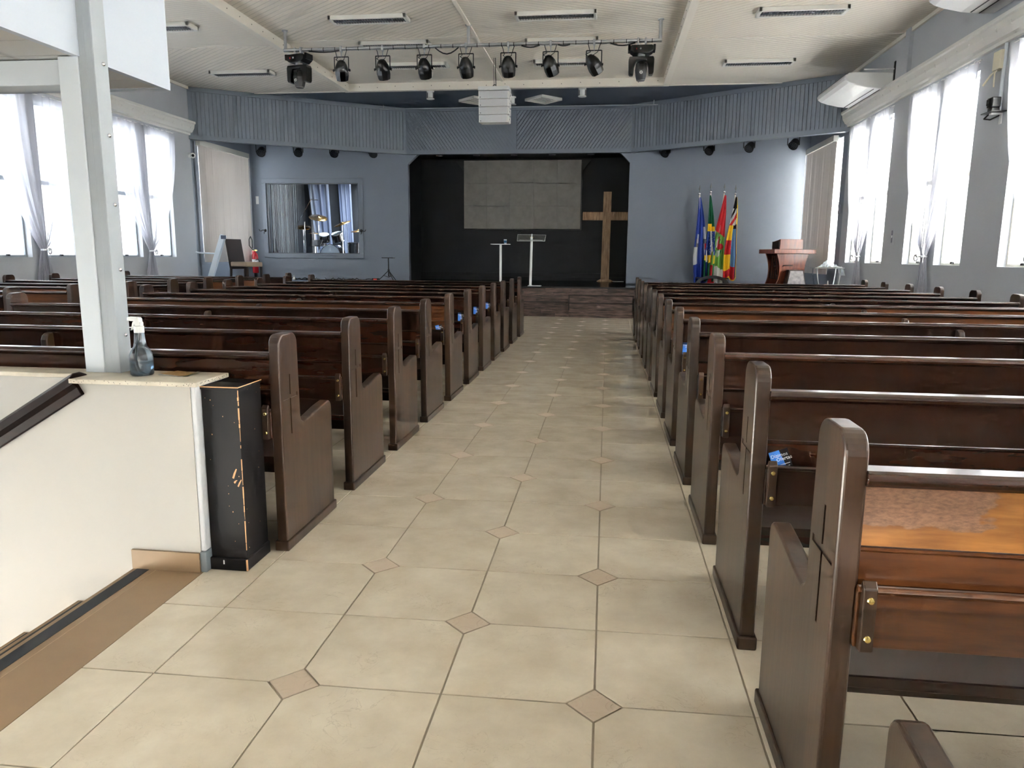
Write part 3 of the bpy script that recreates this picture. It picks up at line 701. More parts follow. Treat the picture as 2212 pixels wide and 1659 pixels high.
# ------------------------------------------------------------------ pews
PT = .05
prof = []
def arc(cx, cy, r, a0, a1, n):
    return [(cx+r*math.cos(R(a0+(a1-a0)*i/n)), cy+r*math.sin(R(a0+(a1-a0)*i/n))) for i in range(n+1)]
prof += [(0, 0), (.585, 0), (.585, .54)] + arc(.540, .548, .045, 0, 80, 5)          # front edge up to the arm tip
prof += [(.50, .588), (.44, .582), (.38, .572), (.31, .560), (.262, .556)] + arc(.237, .596, .042, -80, -180, 6)   # arm top, hollow
prof += [(.193, .72)] + arc(.133, .930, .055, 0, 90, 6) + arc(.048, .935, .05, 90, 180, 6) + [(-.004, .7)]
def make_end():
    tmp = G().prism(prof, 'x', 0, PT).build('end_raw', WOODE, None, bevel=.007, seg=3, ang=30)
    g = G()
    for x0, x1 in ((-.01, .004), (PT-.004, PT+.01)):
        g2 = G().box(x0, x1, .086, .097, .525, .80); g2.m = []
        for gg in (g2,):
            b = gg.build('cut', WOODE); m = tmp.modifiers.new('c', 'BOOLEAN'); m.object = b; m.operation = 'DIFFERENCE'; cuts.append(b)
        b = G().box(x0, x1, .018, .168, .690, .708).build('cut', WOODE); m = tmp.modifiers.new('c', 'BOOLEAN'); m.object = b; m.operation = 'DIFFERENCE'; cuts.append(b)
    bpy.context.view_layer.update()
    me = bpy.data.meshes.new_from_object(tmp.evaluated_get(bpy.context.evaluated_depsgraph_get())); me.name = 'pew_end'
    for c in cuts: bpy.data.objects.remove(c)
    bpy.data.objects.remove(tmp)
    return me
cuts = []
bpy.context.view_layer.update()
END = make_end()
PLINTH = G().box(-.008, PT+.008, -.012, .597, 0, .048).mesh('plinth', WOODE)
SCREW = G().lathe([(0, .004), (.006, .0035), (.008, 0)], (0, 0, 0), (0, -1, 0), 10).mesh('screw', BRASS)
CLEAT = G().prism([(-.034, 0), (-.012, 0), (-.012, .145), (-.020, .155), (-.034, .14)], 'x', 0, .028).mesh('cleat', WOODE)
def rail_profile(): return [(-.012, .882), (-.016, .892), (-.012, .902), (-.002, .907), (.05, .905), (.062, .898), (.062, .880), (.05, .875), (0, .872)]
BRACE = G().prism([(.03, 0), (.03, .868), (-.018, .868), (-.040, .855), (-.052, .83), (-.052, .70), (-.035, .60), (-.035, .32), (.0, .28), (.0, 0)], 'x', -.02, .02).mesh('brace', WOODE)
LEG = G().prism([(.02, 0), (.47, 0), (.47, .36), (.02, .39)], 'x', -.018, .018).mesh('centre_leg', WOODE)
BM = {}
def boards(W, nm):
    k = (round(W, 3), nm)
    if k in BM: return BM[k]
    a, b = PT-.004, W-PT+.004; g = G()
    if nm == 'top_rail': g.prism(rail_profile(), 'x', a, b)
    if nm == 'upper_panel': g.prism([(.012, .742), (.034, .742), (.030, .876), (.006, .876)], 'x', a, b)
    if nm == 'lower_panel': g.prism([(.018, .610), (.040, .610), (.036, .738), (.012, .738), (.006, .734), (.012, .728)], 'x', a, b)
    if nm == 'rack_board': g.prism([(-.012, .525), (.0, .525), (.0, .648), (.006, .654), (-.002, .662), (-.016, .662), (-.022, .654), (-.012, .646)], 'x', a, b)
    if nm == 'rack_floor': g.box(a, b, .0, .09, .545, .557)
    if nm == 'seat': g.prism([(.05, .395), (.495, .425), (.51, .440), (.50, .455), (.05, .425)], 'x', a, b)
    if nm == 'apron': g.prism([(.165, .315), (.185, .315), (.185, .42), (.165, .42)], 'x', a, b)
    BM[k] = g.mesh(nm, WOOD); return BM[k]
def pew(xa, xb, y0, label, group, mats={}, endmats=None):
    W = xb - xa
    root = thing('church_pew', label, 'pew', (xa, y0, 0), group=group)
    for x in (0, W-PT):
        e = link('pew_end', END, root); e.location = (x, 0, 0)
        p = link('plinth', PLINTH, e, bevel=.006)
    for nm in ('top_rail', 'upper_panel', 'lower_panel', 'rack_board', 'rack_floor', 'seat', 'apron'):
        me = boards(W, nm)
        if nm in mats:
            me = me.copy(); me.materials.clear(); me.materials.append(mats[nm])
        link(nm, me, root, bevel=.003 if nm in ('rack_board', 'seat', 'top_rail') else 0)
    o = link('brace', BRACE, root, bevel=.008); o.location = (W/2, 0, 0)
    o = link('centre_leg', LEG, root); o.location = (W/2, 0, 0)
    for x in (PT+.002, W-PT-.03):
        c = link('cleat', CLEAT, root, bevel=.003); c.location = (x, 0, .525)
        for z in (.03, .115):
            s = link('screw', SCREW, c); s.location = (.015, -.034, z)
    return root
LY = [3.03, 3.92, 4.80, 5.68, 6.58, 7.50, 8.41, 9.27, 10.17, 11.13, 12.12]
RY = [.61, 1.53, 2.44, 3.39, 4.31, 5.23, 6.15, 7.10, 8.05, 8.93, 9.87, 10.80, 11.73, 12.62]
NTH = ['first', 'second', 'third', 'fourth', 'fifth', 'sixth', 'seventh', 'eighth', 'ninth', 'tenth', 'eleventh', 'twelfth', 'thirteenth', 'fourteenth']
for i, y in enumerate(LY):
    lb = ('dark wooden pew left of the aisle with its end standing behind the black offering box' if i == 0 else
          'dark wooden pew left of the aisle, frontmost of its block next to the stage' if i == len(LY)-1 else
          'dark wooden pew left of the aisle, %s counting forward from the offering box' % NTH[i])
    pew(-5.03, -1.40, y, lb, 'pews left of the aisle', {'upper_panel': WOODG, 'lower_panel': WOODG} if i in (4,) else {})
for i, y in enumerate(RY):
    lb = ('wooden pew right of the aisle with only its arm tip showing at the bottom edge' if i == 0 else
          'wooden pew right of the aisle with scuffed sunlit golden back, nearest full pew end' if i == 1 else
          'dark wooden pew right of the aisle, frontmost of its block next to the stage' if i == len(RY)-1 else
          'dark wooden pew right of the aisle, %s ahead of the scuffed sunlit pew' % NTH[i-2])
    mt = {}
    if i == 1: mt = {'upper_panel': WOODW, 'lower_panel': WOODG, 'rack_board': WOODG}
    if i in (6, 7, 13): mt = {'upper_panel': WOODG, 'lower_panel': WOODG}  # sunlit rows take the golden copy of the wood
    pew(.49, 4.18, y, lb, 'pews right of the aisle', mt)
for i, y in enumerate([5.7, 6.55, 7.42, 8.4, 9.3, 10.2, 11.15, 12.1, 13.0]):
    pew(-9.05, -5.78, y, 'wooden pew by the left window wall, %s row counting from the back' % NTH[i], 'pews along the left windows',
        {'upper_panel': WOODG, 'lower_panel': WOODG} if i in (2, 3, 6, 7) else {})

# ---- leaflets in the pew racks
PAPB = M('leaflet_blue', (60, 130, 225), .4); PAPK = M('leaflet_black', (14, 15, 20), .4); PAPW = M('leaflet_print_white', (240, 242, 246), .5)
def leaflet(x, y, z, tilt, lean, label, big=False):
    r = thing('leaflet', label, 'leaflet', (x, y, z), group='offering leaflets in the pew racks')
    r.rotation_euler = (lean, tilt, 0)
    w, h, t = .062, .105, .0006
    G().box(-w/2, w/2, 0, t, 0, h).build('sheet', PAPK, r)
    g = G().prism([(-w/2, 0), (-w/2+.022, 0), (-w/2+.042, h*.45), (-w/2+.034, h), (-w/2, h)], 'y', -.0003, .0001); g.build('blue_field', PAPB, r)
    rm = Matrix.Translation((-.028, -.0006, .083)) @ Matrix.Rotation(R(90), 4, 'X')
    text('heading', 'Dízimos', .0165, rm, PAPW, r)
    text('heading', 'Ofertas', .0165, Matrix.Translation((-.014, -.0006, .069)) @ Matrix.Rotation(R(90), 4, 'X'), PAPW, r)
    g = G()
    for k in range(5): g.box(-.008 + .003*(k % 2), .026-.003*(k % 3), -.0006, 0, .055-.0085*k, .057-.0085*k)
    g.build('small_print', PAPW, r)
    return r
leaflet(.612, 2.44+.004, .608, R(-20), R(-4), 'tilted blue and black leaflet in the pew rack just ahead of the sunlit pew', True)
for (x, i, t, lb) in ((-1.482, 4, -16, 'dark blue leaflet slumped in the rack of the fifth pew left of the aisle'), (-1.482, 5, 0, 'blue leaflet upright in the rack of the sixth pew left of the aisle'),
                      (-1.482, 6, 0, 'blue leaflet upright in the rack of the seventh pew left of the aisle'), (-1.482, 7, 0, 'blue leaflet upright in the rack of the eighth pew left of the aisle')):
    leaflet(x, LY[i]+.004, .638 if t == 0 else .60, R(t), R(-4), lb)
leaflet(.573, RY[5]+.004, .635, 0, R(-4), 'blue leaflet peeking out between pew ends in the middle of the right block')
leaflet(.573, RY[8]+.004, .635, 0, R(-4), 'small blue leaflet peeking out further forward in the right block')

# ------------------------------------------------------------------ offering box, bottle, booklets
BOXM = M('black_box_paint', (20, 17, 18), .5, var=.25, vscale=5, spec=.3); CHIP = M('bare_wood_chip', (206, 158, 112), .7)
ob = thing('offering_box', 'tall black wooden offering box with chipped edges beside the white stair wall', 'offering box', (-1.562, 2.922, 0))
G().box(-.080, .080, -.118, .083, .05, .785).build('body', BOXM, ob, bevel=.002)
G().box(-.088, .088, -.133, .086, 0, .055).build('plinth', BOXM, ob, bevel=.005)
g = G().box(-.084, .084, -.121, -.004, .780, .793); g.box(-.084, .084, .004, .085, .780, .793); g.box(-.084, -.05, -.004, .004, .78, .793); g.box(.05, .084, -.004, .004, .78, .793)
g.build('lid', BOXM, ob, bevel=.002)
random.seed(11); g = G(); z = .06
while z < .785:
    h = random.uniform(.01, .05); wd = random.uniform(.0008, .0034)*(1.5 if z > .6 else 1)
    if random.random() < .86: g.box(.0805-wd, .0808, -.1188, -.1188+wd, z, min(z+h, .785))
    z += h*random.uniform(.9, 1.25)
def chip(x0, z0, x1, z1, w):
    dx, dz = x1-x0, z1-z0; l = math.hypot(dx, dz); nx, nz = -dz/l*w, dx/l*w
    g.prism([(x0-nx, z0-nz), (x1-nx*.5, z1-nz*.5), (x1+nx*.7, z1+nz*.7), ((x0+x1)/2+nx*1.3, (z0+z1)/2+nz*1.3), (x0+nx, z0+nz)], 'y', -.1186, -.117)
chip(.038, .405, .055, .446, .004); chip(.042, .385, .05, .392, .004); chip(.058, .37, .074, .40, .003); chip(.045, .392, .056, .397, .002)
for k in range(14):
    x, z2 = random.uniform(-.07, .07), random.uniform(.08, .77); s = random.uniform(.0007, .002); g.box(x-s, x+s, -.1186, -.117, z2-s, z2+s*1.6)
for k in range(10):
    y, z2 = random.uniform(-.1, .1), random.uniform(.08, .77); s = random.uniform(.0007, .0016); g.box(.079, .0806, y-s, y+s, z2-s, z2+s*1.8)
g.box(-.084, .084, -.1214, -.1205, .789, .7934); g.box(.0835, .0845, -.121, .085, .790, .7935); g.box(.082, .0885, -.1336, -.128, .003, .052)
o = g.build('paint_chips', CHIP, ob); o['kind'] = 'stuff'
g = G().box(-.020, -.015, -.1336, -.132, .028, .046); g.build('paint_drip', WHITE, ob)

sb_ = thing('spray_bottle', 'blue translucent spray bottle with white trigger head on the stone cap', 'spray bottle', (-1.95, 2.885, .8195))
sb_.scale = (1.32, 1.32, 1.30)
PET = M('blue_pet', (208, 226, 240), .15, trans=.92, spec=.5); LIQ = M('blue_liquid', (150, 182, 208), .1, trans=.75)
pr = [(0, .001), (.032, .0), (.035, .004), (.0355, .03), (.0355, .055), (.034, .068), (.028, .082), (.0205, .094), (.0175, .108), (.0155, .135), (.0150, .142)]
G().lathe(pr, n=28).build('bottle', PET, sb_, smooth=True)
G().lathe([(0, .003), (.033, .003), (.0338, .03), (.0338, .045), (0, .045)], n=28).build('liquid', LIQ, sb_, smooth=True)
G().tube([(0, 0, .14), (-.008, 0, .09), (-.012, 0, .05), (-.004, 0, .02), (.016, 0, .008)], .0022, 6).build('dip_tube', PLASTIC, sb_)
hd = G().cyl((0, 0, .138), (0, 0, .160), .0155, 20).build('collar', PLASTIC, sb_, bevel=.001)
G().prism([(.011, .160), (.012, .172), (.009, .173), (.008, .184), (.004, .188), (-.030, .189), (-.033, .187), (-.034, .178), (-.022, .176), (-.012, .176), (-.008, .160)], 'y', -.009, .009).build('trigger_head', PLASTIC, sb_, bevel=.0015)
G().prism([(-.012, .177), (-.018, .172), (-.024, .150), (-.027, .146), (-.026, .145), (-.019, .152), (-.010, .168), (-.004, .170)], 'y', -.005, .005).build('trigger', PLASTIC, sb_, bevel=.001)
bk = [((96, 128, 132), 0, -8, 'pale blue-edged booklet lying lowest under two others on the stone cap'), ((110, 106, 60), .0012, -16, 'olive printed booklet in the middle of the pile on the stone cap'), ((142, 110, 62), .0024, -20, 'orange-brown printed booklet lying topmost on the stone cap')]
for k, (c, dz, a, lb) in enumerate(bk):
    b = thing('booklet', lb, 'booklet', (-1.80, 2.922, .8195+dz), R(a), group='booklets on the stone cap')
    m = M('booklet_cover_%d' % k, c, .4, var=.5, vscale=60)
    G().grid(lambda u, v: ((u-.5)*.15, (v-.5)*.095, .0012 + (.012*max(0, u-.6)**1.5*(1 if k == 2 else .4)*4*v)), 10, 4).build('cover', m, b)
    G().box(-.074, .06, -.046, .046, 0, .001).build('pages', PAPW, b)

# ------------------------------------------------------------------ ceiling fittings
LAMPW = M('lamp_housing_white', (235, 232, 224), .4); LOUV = M('louvre_aluminium', (190, 192, 198), .25, .9); DARKIN = M('lamp_inside', (70, 70, 74), .4)
def make_lamp():
    r = thing('ceiling_light', '', 'ceiling light', group='louvred fluorescent ceiling lights')
    hx, hy = .64, .16
    g = G().prism([(-hx, -hy), (hx, -hy), (hx, hy), (-hx, hy)], 'z', -.012, 0)
    G().box(-hx+.06, hx-.06, -hy+.05, hy-.05, -.02, 0).build('tray', DARKIN, r)
    g = G(); 
    for y0, y1 in ((-hy, -hy+.045), (hy-.045, hy)): g.box(-hx, hx, y0, y1, -.065, 0)
    for x0, x1 in ((-hx, -hx+.05), (hx-.05, hx)): g.box(x0, x1, -hy, hy, -.065, 0)
    g.build('housing', LAMPW, r, bevel=.008)
    g = G()
    for i in range(27): x = -hx+.07+i*(2*hx-.14)/26; g.box(x-.003, x+.003, -hy+.045, hy-.045, -.058, -.012)
    for y in (-.022, .022, 0): g.box(-hx+.05, hx-.05, y-.003, y+.003, -.06, -.012)
    g.build('louvre', LOUV, r)
    for y in (-.06, .06): G().cyl((-hx+.07, y, -.028), (hx-.07, y, -.028), .013, 10).build('tube', PLASTIC, r)
    return r
lm0 = make_lamp(); first = True
for x, y, z, lb in ((-3.905, 12.3, ZT, 'louvred ceiling light above the truss, left of the ridge, nearest the viewer'), (-3.89, 13.75, ZT, 'louvred ceiling light left of the ridge, middle one just above the spotlights'), (-3.89, 15.25, ZT, 'louvred ceiling light left of the ridge, behind the black spotlights'),
                    (-.91, 12.4, ZT, 'louvred ceiling light right of the ridge, nearest the viewer'), (-.905, 13.85, ZT, 'louvred ceiling light right of the ridge, middle one just above the truss'), (-.905, 15.3, ZT, 'louvred ceiling light right of the ridge, behind the black spotlights'),
                    (-7.41, 14.95, ZS, 'louvred ceiling light over the left pews next to the blue boards'), (-7.33, 11.9, ZS, 'louvred ceiling light over the left pews half hidden by the gallery'), (2.74, 12.1, ZS, 'louvred ceiling light over the right pews at the top of the photo'), (2.69, 15.05, ZS, 'louvred ceiling light over the right pews near the air conditioner')):
    o = lm0 if first else copy_tree(lm0); first = False
    o.location = (x, y, z); o['label'] = lb

# ---- lighting truss with spotlights
YP = 12.85; ZP = 4.76
tr = thing('lighting_pipe', 'long grey metal pipe hung from the ceiling carrying the stage spotlights', 'pipe', (0, YP, ZP))
G().cyl((-5.60, 0, .0), (.77, 0, 0), .030, 14).build('pipe', ALU, tr, smooth=False)
for x in (-5.57, -2.39, .745):
    h = G().cyl((x, 0, 0), (x, 0, ZT-ZP if x > -5 else ZT-ZP), .027, 12).build('hanger', ALU, tr)
    G().cyl((x, 0, ZT-ZP-.015), (x, 0, ZT-ZP), .05, 12).build('flange', ALU, h)
for i in range(30):
    x = -5.3 + i*.204; G().cyl((x-.006, 0, 0), (x+.006, 0, 0), .0315, 12).build('tape_band', DGREY, tr)
for x0, x1, dp in ((-5.15, -4.6, .02), (-2.95, -2.55, .10), (-1.5, -1.2, .03), (-.9, -.7, .02), (-.05, .35, .04)):
    G().tube([(x0+(x1-x0)*t, -.02, -.03-dp*math.sin(math.pi*t)) for t in (0, .17, .33, .5, .67, .83, 1)], .011, 6).build('cable', BLK, tr)
def par(x, dirv, label):
    r = thing('spotlight', label, 'spotlight', (x, YP, ZP), group='black can spotlights on the truss')
    c = G().box(-.018, .018, -.04, .04, -.05, .04).build('clamp', ALU, r, bevel=.008)
    G().cyl((0, 0, -.05), (0, 0, -.14), .008, 8).build('clamp_bolt', ALU, c)
    g = G().tube([(-.124, 0, -.345), (-.124, .0, -.13), (.124, 0, -.13), (.124, 0, -.345)], .009, 6); g.build('yoke', BLK2, r)
    for s in (-1, 1): G().lathe([(0, .03), (.02, .028), (.024, .012), (.010, .010), (.010, -.01)], (s*.124, 0, -.345), (s, 0, 0), 8).build('knob', BLK, r)
    d = Vector(dirv).normalized(); c0 = Vector((0, 0, -.345))
    G().lathe([(0, -.165), (.035, -.162), (.062, -.14), (.085, -.10), (.105, -.055), (.112, -.02), (.112, .0)], c0, d, 20).build('rear_housing', BLK2, r, smooth=True)
    G().lathe([(.115, -.002), (.118, .07), (.104, .15), (.098, .16), (.09, .15), (.0, .12)], c0, d, 8).build('barrel', BLK2, r)
    a = c0 - d*.13
    for s in (-1, 1): G().tube([a + Vector((s*.02, -.02, 0)), a + Vector((s*.07, -.06, .03)), Vector((s*.06, -.03, -.16)), Vector((s*.10, -.01, -.03))], .006, 5).build('cable', BLK, r)
PD = [(-.12, .45, -.85), (0, .45, -.85), (.03, .45, -.85), (.05, .45, -.85), (0, .45, -.85), (.28, .45, -.8), (.45, .4, -.75)]
PL = ['leftmost of the seven', 'second of the seven from the left', 'third of the seven from the left', 'middle one of the seven, at the centre hanger', 'third of the seven from the right', 'second of the seven from the right', 'rightmost of the seven, tipped sideways']
for x, dv, lb in zip((-4.585, -3.86, -3.14, -2.43, -1.72, -1.02, -.31), PD, PL): par(x, dv, 'black can spotlight under the truss, ' + lb)
def moving(x, rz, label):
    r = thing('moving_head_light', label, 'stage light', (x, YP, ZP), rz, group='moving head lights at the truss ends')
    for s in (-.06, .06): G().box(s-.015, s+.015, -.04, .04, -.06, .04).build('clamp', ALU, r, bevel=.006)
    g = G().prism([(-.165, -.09), (.165, -.09), (.185, -.12), (.185, -.17), (.12, -.215), (-.12, -.215), (-.185, -.17), (-.185, -.12)], 'y', -.13, .13)
    b = g.build('base', BLK, r, bevel=.012)
    G().box(-.09, -.078, -.136, -.13, -.165, -.14).build('power_switch', M('red_switch', (190, 30, 28), .4), b)
    g = G().cyl((-.02, -.136, -.15), (-.02, -.13, -.15), .014, 12); g.build('socket', ALU, b)
    for s in (-1, 1): G().box(s*.2-.02, s*.2+.02, -.10, .10, -.17, -.075).build('handle', BLK, b, bevel=.012)
    G().cyl((0, 0, -.215), (0, 0, -.245), .06, 14).build('pan_bearing', ALU, r)
    g = G().prism([(-.19, -.255), (.19, -.255), (.205, -.30), (.20, -.50), (.185, -.53), (.125, -.53), (.115, -.40), (.075, -.31), (-.075, -.31), (-.115, -.40), (-.125, -.53), (-.185, -.53), (-.20, -.50), (-.205, -.30)], 'y', -.08, .08)
    g.build('yoke', BLK, r, bevel=.012)
    g = G(); secs = []
    for z, w, d_ in ((-.325, .05, .06), (-.36, .088, .10), (-.45, .10, .115), (-.54, .088, .10), (-.60, .070, .085)):
        secs.append([(math.cos(2*math.pi*(i+.5)/8)*w*1.06, math.sin(2*math.pi*(i+.5)/8)*d_*1.06, z) for i in range(8)])
    h = g.loft(secs).build('head', M('charcoal_head', (46, 46, 49), .45), r, bevel=.006)
    G().box(-.035, .035, -.118, -.10, -.47, -.40).build('rear_panel', BLK2, h); G().box(-.035, .035, -.112, -.09, -.385, -.345).build('rear_panel', BLK2, h)
    G().ring((0, -.113, -.505), (0, -1, .1), .022, .003, 14, 5).build('emblem', PLASTIC, h); G().box(-.012, .012, -.118, -.124, -.509, -.502).build('emblem_bar', PLASTIC, h)
    G().cyl((0, 0, -.60), (0, 0, -.615), .066, 16).build('lens', M('lens_glass', (120, 120, 118), .1), h)
moving(-5.34, R(-14), 'black moving head stage light at the left end of the truss')
moving(.455, 0, 'black moving head stage light at the right end of the truss')

# ---- hanging line array
la = thing('line_array_speaker', 'white four-box line array loudspeaker hanging in front of the stage', 'loudspeaker', (-2.265, 14.8, 0))
SPK = M('speaker_grille', (212, 212, 214), .6, bump=.5, bscale=160); SPW = M('speaker_cabinet', (232, 231, 228), .5)
G().box(-.30, .30, -.02, .34, 4.46, 4.53).build('frame', SPW, la, bevel=.006)
for k in range(4):
    z1 = 4.45 - k*.147; z0 = z1-.142; dy = .012*k*k*.5; w = .295 - .004*k
    c = G().prism([(0-dy*.2, z0), (0-dy*.2, z1), (.34, z1-.015), (.34, z0+.015)], 'x', -w, w).build('cabinet', SPW, la, bevel=.004)
    G().box(-w+.022, w-.022, -.008-dy*.2, 0, z0+.006, z1-.006).build('grille', SPK, c)
    G().box(-w+.03, -w+.045, -.011-dy*.2, -.007, z0+.02, z0+.035).build('badge', BLK, c)
    g = G(); 
    for y in (.05, .26): g.box(w, w+.02, y-.025, y+.025, z0+.01, z1-.01)
    g.build('rigging_plate', SPW, c)
    G().cyl((w+.01, .12, (z0+z1)/2), (w+.02, .12, (z0+z1)/2), .02, 10).build('handle_cup', DGREY, c)
G().tube([(.0, .14, 4.53), (-.02, .14, 4.75), (-.015, .14, ZT)], .005, 6).build('suspension_cable', BLK, la); G().tube([(.03, .14, 4.53), (.02, .14, 4.8), (.015, .14, ZT)], .007, 6).build('suspension_cable', BLK, la)
G().ring((.0, .14, 4.56), (0, 1, 0), .03, .007, 12, 6).build('shackle', BLK2, la)

# ---- downlights and square grilles in the blue ceiling
for x, y, lb in ((-4.03, 17.02, 'small white cylinder downlight left of the hanging loudspeaker'), (-.645, 17.05, 'small white cylinder downlight right of the hanging loudspeaker'), (-2.28, 17.8, 'small white cylinder downlight partly behind the hanging loudspeaker')):
    d = thing('downlight', lb, 'downlight', (x, y, ZS), group='cylinder downlights in front of the stage')
    G().cyl((0, 0, 0), (0, 0, -.03), .085, 16).build('canopy', PLASTIC, d); G().cyl((0, 0, -.03), (0, 0, -.15), .055, 16).build('lamp_body', PLASTIC, d, smooth=False)
    for s in (-1, 1): G().box(s*.075-.006, s*.075+.006, -.02, .02, -.17, -.02).build('bracket', CHROME, d)
    G().cyl((0, 0, -.165), (0, 0, -.18), .09, 16).build('rim', PLASTIC, d)
for x, y, lb in ((-3.15, 18.0, 'square white louvred lamp on the blue ceiling left of the hanging loudspeaker'), (-1.58, 18.02, 'square white louvred lamp on the blue ceiling right of the hanging loudspeaker')):
    d = thing('square_lamp', lb, 'ceiling light', (x, y, ZS), R(45), group='square louvred lamps in front of the stage')
    g = G(); h = .31
    for a, b in ((-h, -h+.05), (h-.05, h)): g.box(a, b, -h, h, -.06, 0); g.box(-h, h, a, b, -.06, 0)
    g.build('frame', LAMPW, d, bevel=.006); G().box(-h+.04, h-.04, -h+.04, h-.04, -.012, -.002).build('tray', DARKIN, d)
    for i in range(6): G().box(-h+.05, h-.05, -.22+i*.088-.016, -.22+i*.088+.016, -.05, -.042).build('louvre', LAMPW, d)
rd = thing('curtain_rail', 'thin grey rod running along the top of the boarded frieze', 'rod', (0, 18.45, 4.84))
G().cyl((-5.65, 0, 0), (1.08, 0, 0), .012, 8).build('rod', STEEL, rd)
for x in (-5.55, .98): G().cyl((x, 0, 0), (x, 0, .10), .012, 8).build('hanger', STEEL, rd)

# ---- wash lights behind the wings, seen under the boards
LEDF = M('led_face', (80, 80, 84), .3)
def wash(x, y, z, dv, label):
    r = thing('wash_light', label, 'stage light', (x, y, z), group='black round wash lights under the slanting friezes')
    d = Vector(dv).normalized()
    G().lathe([(0, -.16), (.06, -.155), (.085, -.12), (.10, -.02), (.105, .03), (.10, .034), (.095, .02), (0, .02)], (0, 0, 0), d, 18).build('can', BLK2, r, smooth=False)
    a = d.orthogonal().normalized(); b = d.cross(a); g = G()
    for rr, n in ((0, 1), (.035, 6), (.07, 12)):
        for i in range(n):
            t = 2*math.pi*i/n; c = (a*math.cos(t)+b*math.sin(t))*rr; g.cyl(c+d*.018, c+d*.027, .012, 6)
    g.build('led_lenses', LEDF, r)
    G().tube([(-.12, 0, 0), (-.12, 0, .20), (.12, 0, .20), (.12, 0, 0)], .010, 6).build('yoke', BLK2, r)
    G().cyl((0, 0, .2), (0, 0, 4.25-z), .015, 8).build('stem', BLK2, r)
for i, (x, y, z) in enumerate(((-8.19, 17.24, 3.68), (-7.47, 17.72, 3.73), (-6.75, 18.2, 3.77), (-5.91, 18.7, 3.82))): wash(x, y, z, (.15, -.75, -.6), 'black round wash light under the left slanting frieze, ' + NTH[i] + ' from the window wall')
for i, (x, y, z) in enumerate(((3.88, 17.06, 3.70), (3.06, 17.6, 3.72), (2.26, 18.14, 3.74), (1.30, 18.7, 3.77))): wash(x, y, z, (-.45, -.6, -.65), 'black round wash light under the right slanting frieze, ' + NTH[i] + ' from the window wall')
for i in range(6):
    x = -4.45 + i*.99; o = tag(G().lathe([(.09, 0), (.09, -.012), (.07, -.016), (.06, -.004), (0, -.004)], (x, 19.75, 3.9), n=14).build('recessed_lamp', M('dim_lamp', (120, 120, 122), .4)), 'small round recessed lamp in the black soffit, ' + NTH[i] + ' from the left', 'recessed lamp', 'recessed lamps over the stage')

# ------------------------------------------------------------------ stage objects
sc = thing('led_screen', 'large grey LED wall screen on the black back wall of the stage', 'screen', (0, 20.36, 0))
SCM = M('led_panel', (132, 128, 120), .5, var=.10, vscale=7, bump=.15, bscale=220)
X0, X1, Z0, Z1 = -3.905, -.745, 2.04, 3.835
random.seed(2)
for i in range(5):
    for j in range(3):
        a, b = X0+(X1-X0)*i/5, X0+(X1-X0)*(i+1)/5; c, d = Z0+(Z1-Z0)*j/3, Z0+(Z1-Z0)*(j+1)/3
        e = random.uniform(0, .004); G().box(a+.0015, b-.0015, -.06-e, 0, c+.0015, d-.0015).build('led_panel', SCM, sc)
G().box(X0-.02, X1+.02, 0, .12, Z0-.02, Z1+.01).build('mounting_frame', BLK2, sc)
for x, s in ((X0-.02, -1), (X1+.02, 1)): G().prism([(x, Z1), (x+s*.22, Z1), (x+s*.02, Z1-.26)], 'y', .05, .06).build('corner_bracket', DGREY, sc)
G().tube([(-2.55+.30*t, .02, 2.02-.06*math.sin(math.pi*t)) for t in (0, .2, .4, .6, .8, 1)], .008, 6).build('cable', BLK, sc)
cr = thing('wooden_cross', 'large rough wooden cross standing at the right of the stage', 'cross', (-.045, 20.2, STZ))
G().prism([(-.115, 0), (.105, 0), (.115, 2.34), (-.095, 2.34)], 'y', -.05, .05).build('upright', OAK, cr, bevel=.006)
g = G().box(-.63, -.10, -.045, .045, 1.605, 1.82); g.box(.10, .63, -.045, .045, 1.605, 1.82); g.build('crossbar', OAK, cr, bevel=.006)
g = G().prism([(-.22, 0), (.22, 0), (.14, .05), (-.14, .05)], 'y', -.14, .14); g.build('foot', OAK, cr)
G().tube([(.2, -.1, .01), (.35, -.12, .006), (.5, -.1, .006)], .006, 5).build('cord', PLASTIC, cr)
ta = thing('acrylic_side_table', 'slim white acrylic table on the stage with a cup on it', 'table', (-2.41, 16.9, STZ))
G().cyl((0, 0, 0), (0, 0, .91), .026, 14).build('column', PLASTIC, ta); G().box(-.21, .21, -.15, .15, .91, .925).build('tabletop', PLASTIC, ta, bevel=.003)
G().box(-.16, .16, -.14, .14, 0, .012).build('base', PLASTIC, ta)
cp = thing('cup', 'small blue and white cup on the acrylic table', 'cup', (-2.30, 16.88, STZ+.925))
G().lathe([(0, 0), (.026, 0), (.034, .10), (.031, .10), (.024, .006), (0, .006)], n=16).build('body', M('cup_white', (214, 226, 234), .3), cp, smooth=True)
G().lathe([(.0295, .025), (.0335, .078)], n=16).build('band', M('cup_blue', (40, 110, 160), .3), cp, smooth=True)
ms = thing('acrylic_lectern', 'slim clear acrylic lectern with a white column at the front of the stage', 'lectern', (-1.69, 16.6, STZ))
G().cyl((0, 0, 0), (.018, 0, 1.08), .028, 14).build('column', PLASTIC, ms); G().lathe([(0, .02), (.04, .02), (.05, 0)], n=16).build('collar', PLASTIC, ms)
G().box(-.05, .24, -.12, .12, 0, .008).build('base', PLASTIC, ms)
g = G()
EDG = M('acrylic_edge', (205, 208, 204), .25)
x0, x1 = -.30, .325
pz = lambda t: (.10-.20*t, 1.14-.145*t)
(ya, za), (yb, zb) = (.06, 1.13), (-.06, .985)
